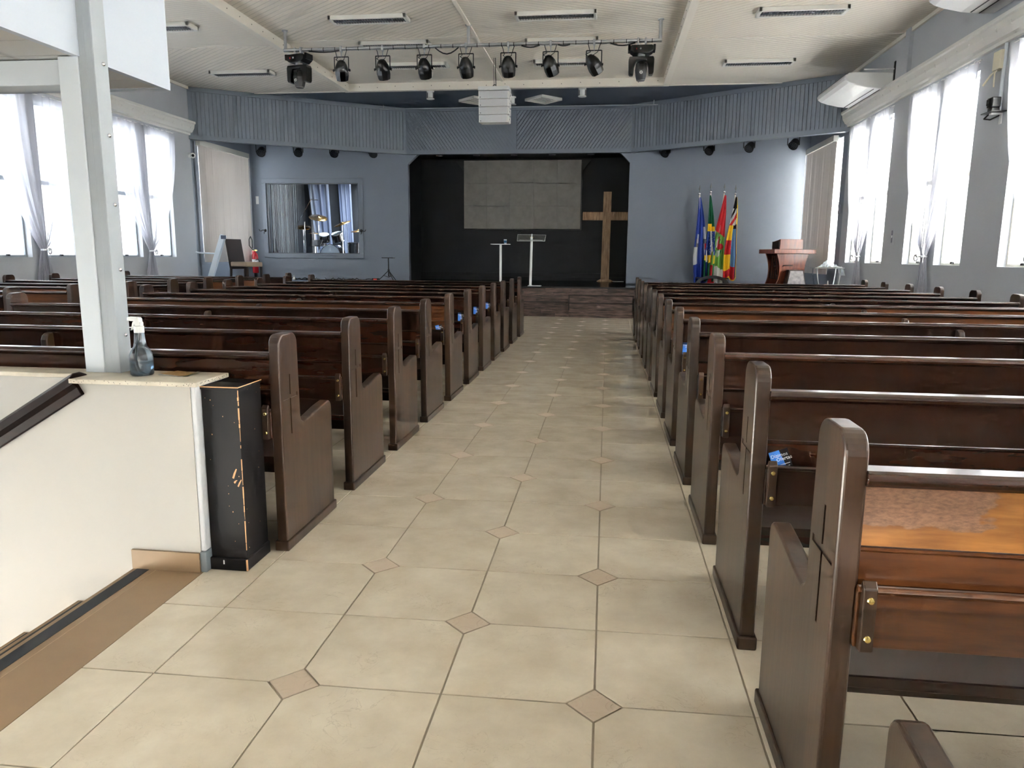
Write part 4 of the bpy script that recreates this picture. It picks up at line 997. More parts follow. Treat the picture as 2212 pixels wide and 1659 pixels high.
g.add([(x0, ya, za), (x1, ya, za), (x1, yb, zb), (x0, yb, zb)], [(0, 1, 2, 3)]); g.build('reading_plate', CLEAR, ms)
g = G().tube([(x0, ya, za), (x1, ya, za-.01), (x1-.012, yb, zb), (x0, yb, zb), (x0, ya, za)], .005, 6); g.tube([(x0+.05, yb-.02, zb+.02), (x1-.05, yb-.02, zb+.018)], .004, 5); g.build('plate_edge', EDG, ms)
G().cyl((.018, 0, 1.05), (.02, .02, 1.14), .014, 10).build('stem', ALU, ms)
for s in (-1, 1): G().cyl((.018, -.01, 1.07), (.018+s*.035, -.01, 1.07), .010, 8).build('knob', BRASS, ms)

# ------------------------------------------------------------------ studio behind the front wall: window, drum kit, curtains
wd = thing('window_42', 'wide studio window with a blue-grey frame in the front wall left of the stage', None, (0, 0, 0), kind='structure')
a, b, c, d = -8.93, -6.43, 1.335, 3.14; g = G(); f = .115
g.box(a-f, b+f, 18.96, 19.0, d, d+f); g.box(a-f, b+f, 18.96, 19.0, c-f, c); g.box(a-f, a, 18.96, 19.0, c, d); g.box(b, b+f, 18.96, 19.0, c, d)
g.build('window_frame', BLUE, wd, bevel=.006)
g = G().box(a, b, 19.0, 19.1, d-.02, d); g.box(a, b, 19.0, 19.1, c, c+.02); g.box(a, a+.05, 19.0, 19.1, c, d); g.box(b-.02, b, 19.0, 19.1, c, d); g.build('inner_frame', M('grey_inner_frame', (92, 97, 104), .5), wd)
G().box(a+.05, b-.02, 19.06, 19.07, c+.02, d-.02).build('window_pane', PANEC, wd)
DRK = M('studio_wall_dark', (44, 46, 50), .8)
g = G().box(XL, -5.4, 22.4, 22.5, 0, 4.0); struct(g.build('wall_studio_back', DRK), 'dark back wall of the drum studio')
struct(G().box(XL-.1, XL, 19.16, 22.4, 0, 4.0).build('wall_studio_left', DRK), 'dark left wall of the drum studio')
struct(G().box(XL, -5.4, 19.16, 22.4, 3.5, 3.6).build('ceiling_studio', DRK), 'dark ceiling of the drum studio')
struct(G().box(XL, -5.4, 19.16, 22.4, .9, 1.0).build('floor_studio', DRK), 'dark floor of the drum studio')
sl = bpy.data.lights.new('studio_fill', 'AREA'); sl.size = .5; sl.energy = 30; sl.color = (.85, .93, 1)  # fill light added so the drums show in the dark studio
slo = bpy.data.objects.new('studio_fill', sl); COL.objects.link(slo); slo.location = (-7.2, 20.6, 3.46)
fill_t = thing('studio_fill_housing', 'unseen housing of the fill light added inside the dark drum studio', 'ceiling light', (-7.2, 20.6, 3.48)); G().box(-.25, .25, -.25, .25, 0, .02).build('housing', PLASTIC, fill_t)
# string curtain
sc_ = thing('string_curtain', 'black and white string curtain inside the studio at the left of its window', 'curtain', (0, 19.75, 0))
random.seed(4)
SW_, SB_ = M('string_white', (150, 150, 146), .7), M('string_black', (18, 18, 20), .7)
gw, gb = G(), G(); x = -9.17
while x < -8.40:
    wht = .12 if x < -8.9 else (.5 if x < -8.62 else .2)
    gg = gw if random.random() < wht else gb; gg.box(x-.006, x+.006, -.004, .004, 1.02, 3.48); x += random.uniform(.022, .04)
gw.build('white_strings', SW_, sc_)['kind'] = 'stuff'; gb.build('black_strings', SB_, sc_)['kind'] = 'stuff'
def cloth(x0, x1, y, label, sway):  # cloth modelled in place of hall curtains mirrored in the studio pane
    r = thing('mirrored_curtain', label, 'curtain', ((x0+x1)/2, y, 0)); h = (x1-x0)/2
    G().grid(lambda u, v: ((u*2-1)*h*(1-.5*sway*v)+sway*.35*v, .035*math.sin(u*19), 3.48-2.4*v), 40, 10).build('cloth', M('mirrored_curtain_cloth', (140, 148, 172), .8), r, smooth=True)
    G().cyl((-h-.05, 0, 3.47), (h+.05, 0, 3.47), .01, 8).build('rod', BLK2, r)
cloth(-9.1, -8.45, 22.2, 'pale grey cloth in place of a mirrored curtain, left of the drum kit', .5)
cloth(-8.15, -7.75, 22.2, 'pale grey cloth in place of a mirrored curtain, behind the cymbals', .25)
# drum kit
SHELL = M('drum_shell', (38, 24, 18), .25, coat=.5); HEAD = M('drum_head', (226, 230, 232), .4); CYM = M('cymbal_bronze', (206, 160, 92), .25, 1)
dk = thing('drum_kit', 'dark drum kit with bronze cymbals on chrome stands inside the studio', 'drum kit', (-7.82, 20.6, 1.0))
def drum(nm, c, dv, r, h):
    dv = Vector(dv).normalized(); o = G().cyl(Vector(c)-dv*h/2, Vector(c)+dv*h/2, r, 28).build(nm, SHELL, dk)
    G().cyl(Vector(c)+dv*h/2, Vector(c)+dv*(h/2+.004), r*.96, 28).build('head', HEAD, o)
    for s in (-1, 1): G().ring(Vector(c)+dv*s*h/2, dv, r, .012, 28, 6).build('hoop', CHROME, o)
    a = dv.orthogonal().normalized(); e = dv.cross(a)
    for i in range(6):
        t = i*math.pi/3; q = Vector(c)+(a*math.cos(t)+e*math.sin(t))*(r+.012); G().cyl(q-dv*h*.4, q+dv*h*.4, .008, 6).build('lug', CHROME, o)
drum('bass_drum', (.05, 0, .30), (0, -1, 0), .29, .42); drum('tom', (-.17, -.05, .78), (.1, -.45, 1), .15, .2); drum('tom', (.22, -.05, .80), (-.1, -.45, 1), .16, .22)
drum('floor_tom', (.62, .25, .45), (0, 0, 1), .21, .40); drum('snare', (-.42, .25, .62), (0, 0, 1), .18, .14)
def cym(x, y, z, r, tilt):
    dv = Vector((tilt[0], tilt[1], 1)).normalized(); o = G().lathe([(.006, .03), (.03, .028), (.04, .012), (r*.6, .0), (r, -.016), (r, -.019), (.04, .004)], (x, y, z), dv, 30).build('cymbal', CYM, dk, smooth=True)
    G().cyl((x, y, z+.02), (x, y, .62), .011, 8).build('stand', CHROME, o); G().cyl((x, y, .62), (x, y, .2), .016, 8).build('stand_tube', CHROME, o)
    for k in range(3): t = 2.1*k+.3; G().cyl((x, y, .28), (x+math.cos(t)*.26, y+math.sin(t)*.26, .01), .009, 6).build('stand_leg', CHROME, o)
cym(-.25, -.25, 1.34, .26, (.25, -.35)); cym(-.75, -.15, 1.08, .22, (.15, -.3)); cym(.42, -.2, 1.18, .25, (-.3, -.3)); cym(.82, .05, 1.0, .24, (-.1, -.2)); cym(-.62, .35, .92, .18, (0, -.05))
mb = thing('microphone_boom', 'thin chrome boom microphone stand left of the drum kit in the studio', 'microphone stand', (-8.42, 20.2, 1.0))
G().cyl((0, 0, 0), (0, 0, 1.2), .010, 8).build('pole', CHROME, mb); G().cyl((-.28, 0, 1.05), (.22, 0, 1.82), .008, 8).build('boom', CHROME, mb); G().cyl((.22, 0, 1.82), (.42, .02, 1.80), .012, 8).build('microphone', DGREY, mb)
for k in range(3): t = 2.1*k; G().cyl((0, 0, .12), (math.cos(t)*.28, math.sin(t)*.28, .01), .009, 6).build('leg', CHROME, mb)
mu = thing('music_stand', 'small black music stand in front of the drum kit in the studio', 'music stand', (-7.93, 19.75, 1.0))
G().obox((0, 0, .62), (1, 0, 0), (0, .8, .6), (0, -.6, .8), .16, .14, .008).build('desk', BLK2, mu); G().cyl((0, .05, .1), (0, .02, .58), .011, 8).build('pole', BLK2, mu)
for k in range(3): t = 2.1*k+.5; G().cyl((0, .05, .2), (math.cos(t)*.24, .05+math.sin(t)*.24, .01), .009, 6).build('leg', BLK2, mu)
# coat hooks at both sides of the studio window
for x, s, lb in ((-8.99, -1, 'black wall hook on the left jamb of the studio window'), (-6.37, 1, 'black wall hook on the right jamb of the studio window')):
    h = thing('wall_hook', lb, 'hook', (x, 18.96, 1.93), group='black hooks beside the studio window')
    G().lathe([(0, .02), (.03, .016), (.04, 0)], (0, 0, 0), (0, -1, 0), 12).build('plate', BLK2, h)
    G().tube([(0, -.02, 0), (s*.05, -.05, .01), (s*.09, -.06, -.02), (s*.13, -.06, -.01), (s*.145, -.06, .03)], .010, 6).build('hook', BLK2, h); G().tube([(0, -.02, 0), (s*.02, -.04, -.06), (s*.01, -.06, -.09)], .010, 6).build('hook', BLK2, h)

# ------------------------------------------------------------------ left side of the platform
CHW = M('chair_wood_dark', (52, 38, 32), .4); CHS = M('chair_seat_suede', (178, 158, 136), .85)
ch = thing('dining_chair', 'dark wooden chair with a beige padded seat on the left of the platform', 'chair', (-8.45, 16.75, STZ), R(-24))
ch.scale = (1, 1, 1.0)
G().box(-.29, .29, -.23, .23, .36, .47).build('seat', CHS, ch, bevel=.025, seg=3)
g = G(); secs = [[(-.33-.13*t, y, .30+.70*t) for y in (-.22, .22)] + [(-.295-.13*t, y, .30+.70*t) for y in (.22, -.22)] for t in (0, .5, 1)]
g.loft(secs).build('backrest', CHW, ch, bevel=.006)
for x, y, dx in ((.26, -.2, 0), (.26, .2, 0), (-.30, -.2, -.03), (-.30, .2, -.03)): G().prism([(x-.022, .36), (x+.022, .36), (x+dx+.017, 0), (x+dx-.017, 0)], 'y', y-.02, y+.02).build('leg', CHW, ch)
es = thing('slanted_stand', 'white slanted column stand with a short arm beside the left blind', 'stand', (-8.93, 15.9, STZ))
ES = M('stand_white', (216, 224, 232), .4); d = Vector((.40, 0, 1.06)).normalized()
G().obox(Vector((0, 0, .02)) + d*.56, (.88, .3, -.33), (0, 1, 0), d, .055, .04, .56).build('column', ES, es, bevel=.005)
G().box(.36, .48, -.05, -.044, .98, 1.06).build('badge', M('stand_print', (60, 70, 90), .5), es)
g = G().prism([(-.32, .02), (-.04, .13), (.06, .13), (.34, .02), (.34, 0), (-.32, 0)], 'y', -.06, .06); g.build('foot', ES, es); G().prism([(-.2, .02), (0, .10), (.2, .02), (.2, 0), (-.2, 0)], 'x', -.05, .05).build('foot', ES, es)
G().tube([(.24, 0, .68), (.16, 0, .66), (-.20, -.02, .67), (-.27, -.02, .69)], .017, 8).build('arm', ES, es); G().cyl((.2, 0, .665), (.26, 0, .675), .03, 10).build('arm_knob', BLK, es)
G().cyl((.31, -.02, 1.0), (.37, 0, .99), .035, 12).build('knob', BLK, es)
ex = thing('fire_extinguisher', 'red fire extinguisher with black hose beside the left blind', 'fire extinguisher', (-9.03, 18.38, STZ))
RED = M('extinguisher_red', (186, 24, 36), .25, coat=.4)
G().lathe([(0, .17), (.07, .17), (.078, .19), (.078, .60), (.07, .65), (.04, .69), (.022, .70), (.022, .73), (0, .73)], n=24).build('cylinder', RED, ex, smooth=True)
G().lathe([(.0785, .36), (.0785, .52)], n=24).build('label_sticker', PAPW, ex); G().box(-.09, -.06, .03, .10, .30, .74).build('bracket', RED, ex)
g = G().tube([(0, -.02, .74), (-.06, -.02, .78), (-.13, -.02, .86), (-.13, -.02, 1.02), (-.085, -.02, 1.10), (-.05, -.02, 1.0), (-.05, -.02, .8)], .011, 6); g.build('hose', BLK, ex)
G().box(-.03, .07, -.015, .015, .73, .76).build('valve', BRASS, ex); G().tube([(.05, -.09, .50), (.13, -.09, .52), (.18, -.09, .43)], .010, 6).build('nozzle', BLK, ex)
G().box(-.03, .03, -.03, .03, 0, .17).build('stand_post', BLK2, ex); G().lathe([(0, .02), (.11, .015), (.12, 0)], n=18).build('stand_foot', BLK2, ex)
tp = thing('tripod_stand', 'black tripod stand with a small tray in front of the front wall', 'stand', (-5.46, 18.3, STZ))
G().box(-.145, .145, -.10, .10, .575, .595).build('tray', BLK2, tp, bevel=.004); G().cyl((0, 0, .12), (0, 0, .58), .016, 10).build('pole', BLK2, tp); G().cyl((0, 0, .24), (0, 0, .30), .028, 10).build('hub', BLK2, tp)
for t in (200, 330, 80):
    G().cyl((0, 0, .27), (math.cos(R(t))*.27, math.sin(R(t))*.25, .012), .011, 8).build('leg', BLK2, tp); G().cyl((0, 0, .10), (math.cos(R(t))*.14, math.sin(R(t))*.13, .15), .007, 6).build('brace', BLK2, tp)
# cables, adapters and small items on the platform edge
random.seed(9)
for x0, x1, lb in ((-8.6, -7.4, 'tangle of black cable along the skirting under the studio window'), (-7.3, -5.9, 'second run of black cable along the skirting toward the tripod stand')):
    n = 26; pts = [(x0+(x1-x0)*i/n, 18.72+random.uniform(-.08, .08), STZ+.012+max(0, random.uniform(-.03, .045))) for i in range(n+1)]
    tag(G().tube(pts, .011, 6).build('floor_cable', BLK), lb, 'cable')
for x, lb in ((-6.55, 'small black power adapter on the platform near the tripod'), (-7.7, 'small black power adapter under the studio window')):
    o = thing('power_adapter', lb, 'adapter', (x, 18.6, STZ)); G().box(-.06, .06, -.03, .03, 0, .045).build('case', BLK, o, bevel=.005); G().tube([(.06, 0, .02), (.11, .02, .012), (.16, .0, .008)], .006, 5).build('lead', BLK, o)
o = thing('red_lamp', 'small black box with a glowing red window beside the tripod stand', 'lamp', (-5.82, 18.4, STZ)); G().box(-.10, .08, -.04, .04, 0, .07).build('case', BLK, o, bevel=.006); G().box(-.06, .03, -.043, -.038, .012, .06).build('window', M('red_window', (232, 84, 66), .4), o)
o = thing('small_bottle', 'tiny white squeeze bottle on the platform under the studio window', 'bottle', (-8.05, 18.5, STZ)); G().lathe([(0, 0), (.035, 0), (.035, .05), (.012, .075), (.006, .12), (0, .12)], n=14).build('body', PLASTIC, o, smooth=True); G().lathe([(.013, .073), (.013, .085), (.008, .09)], n=12).build('cap', ALU, o)
o = thing('wall_socket', 'white wall switch plate between the left blind and the studio window', 'switch', (-9.19, 19.0, 2.71)); G().box(-.04, .04, -.012, 0, -.10, .10).build('plate', PLASTIC, o, bevel=.003); G().box(-.012, .012, -.018, -.012, -.03, .03).build('rocker', PLASTIC, o)
o = thing('security_camera', 'small white round camera on the left wall under the slanting frieze', 'camera', (XL, 16.02, 3.46)); G().lathe([(0, .0), (.05, 0), (.05, .03), (.03, .05)], (0, 0, 0), (1, 0, 0), 14).build('base', PLASTIC, o); G().lathe([(0, -.05), (.045, -.04), (.06, 0), (.045, .05), (0, .055)], (.10, -.02, 0), (.5, -.8, -.1), 16).build('housing', PLASTIC, o, smooth=True); G().cyl((.13, -.065, -.006), (.135, -.073, -.007), .03, 12).build('lens', BLK, o)
tag(G().tube([(XL+.02, 16.22, 3.8), (XL+.02, 16.22, .68)], .016, 8).build('conduit', BLUE), 'painted vertical conduit beside the left vertical blind', 'conduit')

# ------------------------------------------------------------------ flags
FLC = {k: M('flag_'+k, c, .75) for k, c in dict(blue=(38, 66, 156), white=(232, 230, 226), green=(0, 104, 62), yellow=(250, 206, 40), navy=(24, 62, 140), red=(206, 34, 46), lime=(126, 186, 84), black=(22, 20, 26), sky=(112, 160, 208), purple=(70, 52, 110), grey=(120, 116, 120)).items()}
def flag(x, y, ztop, zb, w, lean, cols, fn, label, fringe=None, seed=0):
    r = thing('flag', label, 'flag', (x, y, STZ), group='flags on poles beside the pulpit')
    dz = ztop - STZ; L = lambda t: Vector((lean*(dz-.30)*t/(dz), 0, .02+(dz-.32)*t))
    p = G().cyl((-lean*.5, 0, .16), (lean*.5, 0, dz-.2), .016, 10).build('pole', M('pole_white', (226, 218, 206), .35), r)
    G().lathe([(0, .035), (.024, .026), (.034, 0), (.024, -.026), (.012, -.04)], (lean*.5, 0, dz-.215), n=14).build('ball', CHROME, p, smooth=True)
    G().loft([[(lean*.5-a, 0, dz-.215+z), (lean*.5, -.006, dz-.215+z), (lean*.5+a, 0, dz-.215+z), (lean*.5, .006, dz-.215+z)] for z, a in ((.03, .008), (.07, .008), (.10, .026), (.215, .001))]).build('spearhead', M('spear_steel', (120, 122, 122), .3, .8), p)
    random.seed(seed); ph = [random.uniform(0, 6) for _ in range(4)]; z1 = dz-.30; z0 = zb-STZ
    def sh(u, v):
        k = min(1, .10 + 1.15*v**.8); s = (u-.5)
        return (lean*(.5-v*.9) + s*w*k + .02*math.sin(v*5+ph[0]), -.03 - .045*k*(1+math.sin(u*15+ph[1]+v*1.5)) - .02*math.sin(v*6+ph[2]), z1+(z0-z1)*v - (.10*k*abs(math.sin(u*5+ph[3])) if v > .7 else 0)*(v-.7)/.3)
    ks = list(cols)
    me = G().grid(sh, 40, 90, lambda u, v: ks.index(fn(u, v))).mesh('cloth', [FLC[k] for k in ks], True)
    o = link('cloth', me, r); sd = o.modifiers.new('s', 'SOLIDIFY'); sd.thickness = .002
    if fringe:
        pts = [sh(i/20, 1) for i in range(21)]; G().tube(pts, .014, 5).build('fringe', FLC['yellow'], r); G().tube([sh(1, i/20) for i in range(2, 21)], .008, 5).build('fringe', FLC['yellow'], r)
    return r, sh
def f1(u, v):
    if v > .35 and u > .80 and v < .78: return 'red' if .56 < v < .63 and u > .86 else ('grey' if .5 < v < .56 else 'white')
    if u < .34 and .44 < v < .56 and u > .2: return 'white'
    if u < .30 and .60 < v < .80: return 'white'
    if u < .34 and .50 < v < .60 and u > .12: return 'grey'
    return 'blue'
def f2(u, v):
    s = u-.5; dd = (v-.58)
    if abs(dd) < .20:
        if abs(dd) < .145:
            k = .5 + .28*(v-.44)/.3
            if abs(u-k) < .12: return 'white'
            h = math.sin(u*91+v*173)*43758.5; return 'white' if (h - math.floor(h)) > .975 else 'navy'
        return 'yellow'
    if abs(dd) < .235 and (s*(1 if dd > 0 else -1)) > -.1: return 'yellow'
    return 'green'
def f3(u, v):
    if v < .40 + .08*u: return 'red'
    if v < .78 + .06*u:
        du, dv = (u-.55)/.42, (v-.59)/.13
        if abs(du) + abs(dv) < 1:
            if abs(dv) < .28 and du > -.1: return 'red'
            if abs(du+.25) < .3 and dv < .1: return 'white' if du < -.2 else 'red'
            if dv > .3: return 'white' if abs(du) < .22 else 'green'
            if (int(u*20) + int(v*40)) % 4 == 0: return 'green'
        if u < .12: return 'red' if v > .6 else 'white'
        return 'lime'
    return 'white' if u > .28 + 1.3*max(0, v-.86) else 'red'
def f4(u, v):
    if u > .88: return 'yellow' if v < .34 else 'purple'
    if v < .14: return 'black'
    if v < .36:
        q = int((u*1.6 + v*9) * 1.6) % 4; return ('white', 'red', 'white', 'black')[q]
    if u < .55:
        if v < .55: return 'yellow'
        if v < .72: return 'red'
        return 'yellow' if v < .90 else 'red'
    if v < .40: return 'black'
    return 'sky' if v < .86 else 'red'
flag(2.21, 18.5, 3.03, .78, .33, -.15, ['blue', 'white', 'red', 'grey'], f1, 'dark blue flag with white bands and small emblem, leftmost of the four', seed=1)
r2, sh2 = flag(2.42, 18.46, 3.07, .84, .25, -.06, ['green', 'yellow', 'navy', 'white'], f2, 'green flag with yellow lozenge and blue starry disc, second from the left', seed=2)
flag(2.64, 18.5, 3.07, .74, .34, .14, ['red', 'lime', 'white', 'green'], f3, 'red and white flag with light green lozenge and arms, third from the left', seed=3)
flag(2.93, 18.46, 3.03, .88, .30, .06, ['yellow', 'black', 'white', 'red', 'sky', 'purple'], f4, 'gold-fringed flag in black, yellow, red and sky blue, rightmost of the four', fringe=True, seed=4)
for i, c_ in enumerate('ORDEMEPROGRESSO'):
    v = .45 + .255*i/14; p = Vector(sh2(.5+.28*(v-.44)/.3, v)); q = Vector(sh2(.55+.28*(v-.44)/.3, v)); ang = math.atan2(q.z-p.z, q.x-p.x)
    text('motto_letter', c_, .034, Matrix.Translation(p + Vector((-.012, -.012, -.008))) @ Matrix.Rotation(R(90), 4, 'X') @ Matrix.Rotation(ang-R(70), 4, 'Z'), FLC['green'], r2)
fb = thing('flag_pole_stand', 'dark grey arched wooden stand holding the four flag poles', 'flag stand', (2.51, 18.3, STZ))
oa = [(math.cos(R(180-i*9))*.40, math.sin(R(180-i*9))*.235) for i in range(21)]; ia = [(x*.80, z*.70) for x, z in oa[::-1]]
G().prism(oa + ia, 'y', -.02, .02).build('arch', M('base_grey', (52, 54, 58), .5), fb); G().prism(oa + ia, 'y', .30, .34).build('arch', MATS['base_grey'], fb)
G().box(-.38, .38, .0, .32, .16, .185).build('pole_holder', MATS['base_grey'], fb); G().box(-.36, .36, .02, .32, .0, .02).build('floor_board', MATS['base_grey'], fb)
tag(G().tube([(1.55+.045*i, 18.62+.04*math.sin(i*2.1), STZ+.015+.03*abs(math.sin(i*1.3))) for i in range(14)], .010, 6).build('floor_cable', BLK), 'short loop of black cable left of the flag base', 'cable')

# ------------------------------------------------------------------ pulpit, stool, acrylic table
pu = thing('wooden_pulpit', 'reddish wooden pulpit with waisted sides and a carved grille', 'pulpit', (3.78, 16.5, STZ), R(14))
def rect(hx, hy, z): return [(-hx, -hy, z), (hx, -hy, z), (hx, hy, z), (-hx, hy, z)]
def wz(t): return .80 + .24*(2*t-1)**2 + (.06 if t < .25 else 0)*(1-t/.25)
for nm, s in (('front_panel', -1), ('rear_panel', 1)):
    n = 12; L_ = [(-.345*wz(i/n), .02+.73*i/n) for i in range(n+1)]; Rr = [(-x, z) for x, z in L_[::-1]]
    G().prism(L_ + Rr, 'y', s*.24-.022, s*.24+.022).build(nm, PULP, pu, bevel=.004)
for s in (-1, 1):
    o = G().box(s*.23-.012, s*.23+.012, -.21, .21, .22, .72).build('side_panel', M('pulpit_dark', (40, 28, 24), .5), pu)
    for y in (-.14, -.05, .05, .14): G().box(s*.245-.008, s*.245+.008, y-.012, y+.012, .24, .70).build('grille_bar', PULP, o)
    for i in range(6): G().lathe([(0, .02), (.03, .01), (.035, 0)], (s*.245, -.10+.04*i, .32+.06*i), (s, 0, 0), 8).build('carving', MATS['pulpit_dark'], o)
G().box(-.46, .46, -.36, .36, .75, .84).build('top_slab', PULP, pu, bevel=.008); G().box(-.40, .40, -.30, .30, 0, .04).build('base', PULP, pu, bevel=.006)
g = G()
for i in range(7): g.prism([(-.20+.03*i, .50), (-.185+.03*i, .525), (-.17+.03*i, .50)], 'y', -.268, -.26)
g.box(-.20, .01, -.268, -.26, .494, .50); g.box(-.20, .02, -.268, -.26, .36, .366); g.tube([(-.19+.02*i, -.264, .37+.03*math.sin(i*math.pi/8)) for i in range(9)], .006, 5)
g.build('carved_relief', MATS['pulpit_dark'], pu)
g = G().loft([[(x*(1 if z < .9 else .96), y, z if (y < 0 or z < .9) else z-.05) for x, y in ((-.26, -.17), (.26, -.17), (.26, .17), (-.26, .17))] for z in (.84, 1.05)]); g.build('reading_desk', PULP, pu, bevel=.006)
G().box(-.272, -.262, -.15, .15, .86, 1.0).build('desk_carving', MATS['pulpit_dark'], pu)
ft = thing('foot_stool', 'small dark stool with a worn pale leather side leaning before the pulpit', 'stool', (3.86, 16.05, STZ))
SILV = M('worn_leather', (176, 170, 168), .5, var=.25, vscale=18)
g = G().loft([[(x*k, y*k, z) for x, y in ((-.20, -.16), (.20, -.16), (.20, .16), (-.20, .16))] for z, k in ((.06, 1), (.42, .72))]); g.build('body', CHW, ft, bevel=.006)
g = G().add([(-.175, -.163, .08), (.185, -.163, .08), (.125, -.124, .40), (-.12, -.124, .40)], [(0, 1, 2, 3)]); o = g.build('leather_panel', SILV, ft); sd = o.modifiers.new('s', 'SOLIDIFY'); sd.thickness = .01
G().box(-.23, .23, -.19, .19, 0, .06).build('base', CHW, ft, bevel=.006)
at = thing('acrylic_table', 'clear acrylic side table covered with crumpled plastic by the right wall', 'table', (4.32, 15.4, STZ))
G().box(-.29, .25, -.20, .20, .47, .482).build('tabletop', CLEAR, at); G().tube([(-.29, -.20, .476), (.25, -.20, .476), (.25, .2, .476), (-.29, .2, .476), (-.29, -.2, .476)], .006, 5).build('edge', EDG, at)
for s in (-1, 1):
    for y in (-.16, .16): G().tube([(s*.14 + s*.10*math.cos(t*1.5)*(1 if s < 0 else .6), y, .47-.47*t) for t in (0, .25, .5, .75, 1)], .010, 6).build('leg', CLEAR if y > 0 else EDG, at)
G().box(-.18, .18, -.14, .14, .02, .03).build('shelf', EDG, at)
pw = thing('plastic_wrap', 'crumpled transparent plastic sheet on the acrylic table', 'plastic sheet', (4.36, 15.38, STZ+.485))
random.seed(6); pts = {}
def crump(u, v): 
    h = .10*math.sin(u*5)*math.sin(v*3.1) + .03*math.sin(u*23+v*9) + .02*math.sin(v*31); e = max(0, u-.82)
    return (-.22+.46*u, -.18+.34*v, .01+max(0, h)*min(1, u*4) - e*.9)
o = G().grid(crump, 26, 20).build('sheet', sheer('plastic_film', (240, 243, 246), .35), pw); 
o = G().tube([crump(u/12, 0) for u in range(13)], .006, 5).build('rim', EDG, pw)
yb_ = thing('gift_ribbon', 'yellow ribbon bow with a white stem under the acrylic table', 'ribbon', (4.33, 15.36, STZ+.03)); YEL = M('ribbon_yellow', (226, 206, 40), .4)
for k in range(5): t = k*1.257; G().ring((math.cos(t)*.035, math.sin(t)*.03, .05+.02*(k % 2)), (math.cos(t+1), math.sin(t+1), .3), .032, .010, 12, 6).build('loop', YEL, yb_)
G().lathe([(.02, .05), (.016, .10), (.008, .19), (0, .2)], n=10).build('stem', PLASTIC, yb_)

# ------------------------------------------------------------------ right wall fittings
ac = thing('air_conditioner', 'white ceiling air conditioner on the right wall above the cornice', 'air conditioner', (XR, 14.75, 4.16))
ACW = M('ac_white', (232, 232, 230), .35)
pr = [(0, .0), (0, .27), (-.62, .29), (-.72, .28), (-.775, .25), (-.80, .205), (-.785, .16), (-.72, .115), (-.60, .075), (-.40, .03), (-.2, .006)]
G().prism(pr, 'y', -.85, .85).build('casing', ACW, ac, bevel=.02, seg=3)
ACL = M('ac_gap', (60, 60, 62), .5)
G().box(-.30, -.285, -.80, .80, .012, .022).build('air_outlet', ACL, ac); G().box(-.20, -.19, -.80, .80, -.002, .010).build('air_outlet', ACL, ac); G().box(-.756, -.744, -.84, .84, .262, .275).build('panel_gap', ACL, ac)
G().box(-.735, -.72, .55, .66, .16, .19).build('logo', M('ac_print', (130, 140, 150), .4), ac); G().cyl((-.78, .78, .2), (-.792, .78, .195), .014, 10).build('sensor', DGREY, ac)
G().box(-.5, 0, -.88, -.86, .31, .33).build('bracket', ACW, ac); G().box(-.012, 0, -.9, -.84, .0, .44).build('wall_bracket', DGREY, ac)
a2 = copy_tree(ac); a2.location = (XR, 9.75, 4.36); a2['label'] = 'white air conditioner cut off by the top right corner of the photo'; ac['group'] = a2['group'] = 'white air conditioners on the right wall'
jb = thing('junction_box', 'cream junction box with loose cables on the right wall under the cornice', 'junction box', (XR, 10.24, 3.72)); JBM = M('box_cream', (222, 214, 190), .5)
G().box(-.08, 0, -.11, .07, -.11, .11).build('box', JBM, jb, bevel=.008)
for e in ((-.10, .22, -.24), (-.12, .16, -.26), (-.06, .02, -.30)): G().tube([(-.05, .0, -.10), (-.07, e[1]*.5, -.14), (e[0], e[1], e[2])], .009, 6).build('cable', JBM, jb)
cd = thing('cable_conduit', 'grey conduit tube running down the right wall to the black camera', 'conduit', (XR-.02, 10.14, 3.1)); G().cyl((0, 0, 0), (0, 0, .80), .022, 10).build('tube', STEEL2, cd); G().cyl((0, 0, -.01), (0, 0, .02), .028, 10).build('end_ring', STEEL2, cd)
cm = thing('wall_camera', 'black video camera on a small wall bracket between two right windows', 'camera', (XR, 10.12, 3.10))
G().box(-.18, 0, -.13, .13, -.012, .0).build('shelf', BLK2, cm, bevel=.003); G().box(-.145, -.05, -.06, .05, .0, .05).build('base', BLK2, cm, bevel=.01); G().box(-.155, -.045, -.07, .06, .05, .17).build('head', BLK2, cm, bevel=.014); G().cyl((-.155, .0, .11), (-.18, .01, .11), .035, 14).build('lens', DGREY, cm)
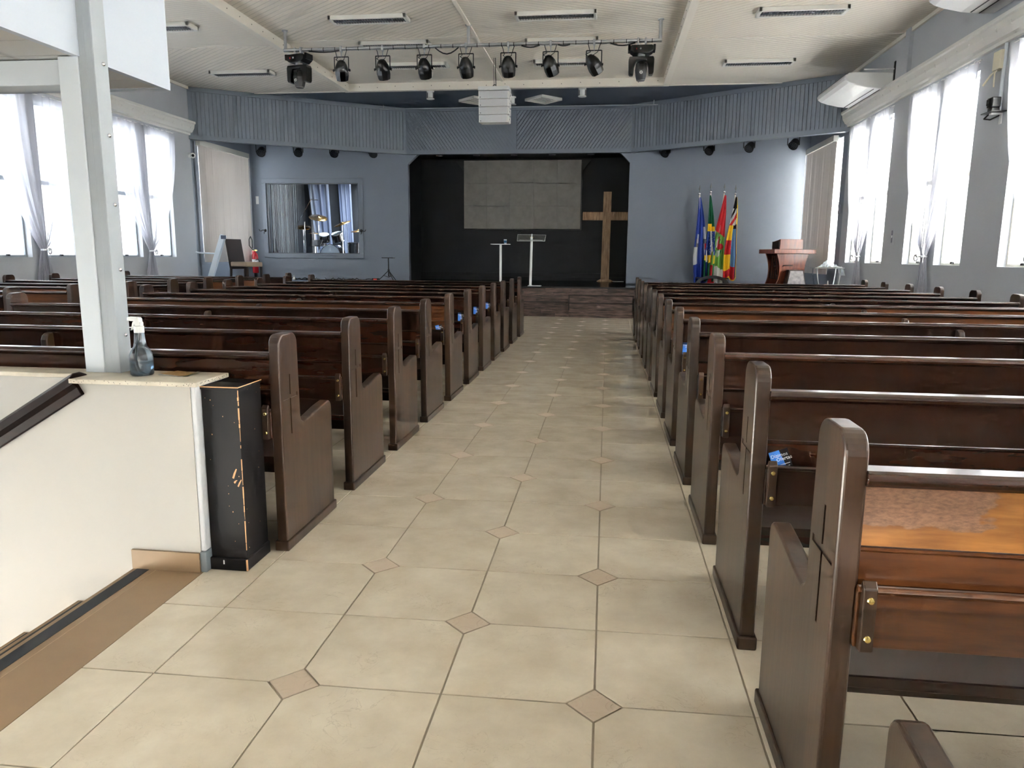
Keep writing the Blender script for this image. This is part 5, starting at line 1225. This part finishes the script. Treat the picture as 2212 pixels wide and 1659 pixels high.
G().tube([(-.10, .1, -.01), (-.14, .12, -.06), (-.10, .05, -.08), (-.03, -.02, -.04)], .009, 6).build('cable', BLK, cm); G().prism([(0, -.14), (-.012, -.14), (-.012, -.03), (-.13, -.03), (-.13, -.012), (0, -.012)], 'y', -.035, .02).build('bracket', PLASTIC, cm)
nt_ = thing('wall_notice', 'small grey printed notice on the right wall between the first two windows', 'notice', (XR, 13.29, 1.69)); G().box(-.006, 0, -.06, .06, -.13, .13).build('board', M('notice_grey', (176, 178, 186), .5), nt_); G().box(-.008, -.005, -.03, .03, -.10, .10).build('print', M('notice_print', (112, 110, 128), .5), nt_); G().box(-.0085, -.006, -.022, .022, -.02, .02).build('print_patch', PAPW, nt_)
sw = thing('wall_switch', 'small blue-grey switch box beside the right vertical blind', 'switch', (XR, 16.3, 2.32)); G().box(-.03, 0, -.05, .05, -.09, .09).build('case', BLUE, sw, bevel=.004); G().box(-.036, -.03, -.015, .015, -.03, .03).build('rocker', PLASTIC, sw)

# ------------------------------------------------------------------ outside
struct(G().box(-90, 90, -90, 110, -3.6, -3.4).build('ground_outside', M('pale_paving', (232, 229, 222), .9, var=.03, vscale=.3)), 'pale ground outside the windows')
FROST = pane_mat('added_door_glass', (255, 255, 255), 0, .97, milk=.4)  # milkiness set to limit the light from the added rear opening
for n_, (x0, x1, z0, z1), m_, lb in ((1, (-1.2, 1.2, .05, 2.3), FROST, 'frosted glazed opening added behind the viewer to light the near floor'), (3, (2.5, 4.0, 2.2, 2.95), TINT, 'high tinted opening added behind the viewer to let sun reach the scuffed pew')):  # unseen openings, invented to light the near floor and the scuffed pew
    o = thing(('added_door_%d' if n_ < 3 else 'window_4%d') % n_, lb, None, (0, YB-.12, 0), kind='structure'); G().box(x0+.05, x1-.05, -.005, .005, z0+.05, z1-.05).build('pane', m_, o)
    g = G().box(x0, x0+.05, -.04, .04, z0, z1); g.box(x1-.05, x1, -.04, .04, z0, z1); g.box(x0, x1, -.04, .04, z0, z0+.05); g.box(x0, x1, -.04, .04, z1-.05, z1); g.build('frame', WF, o)
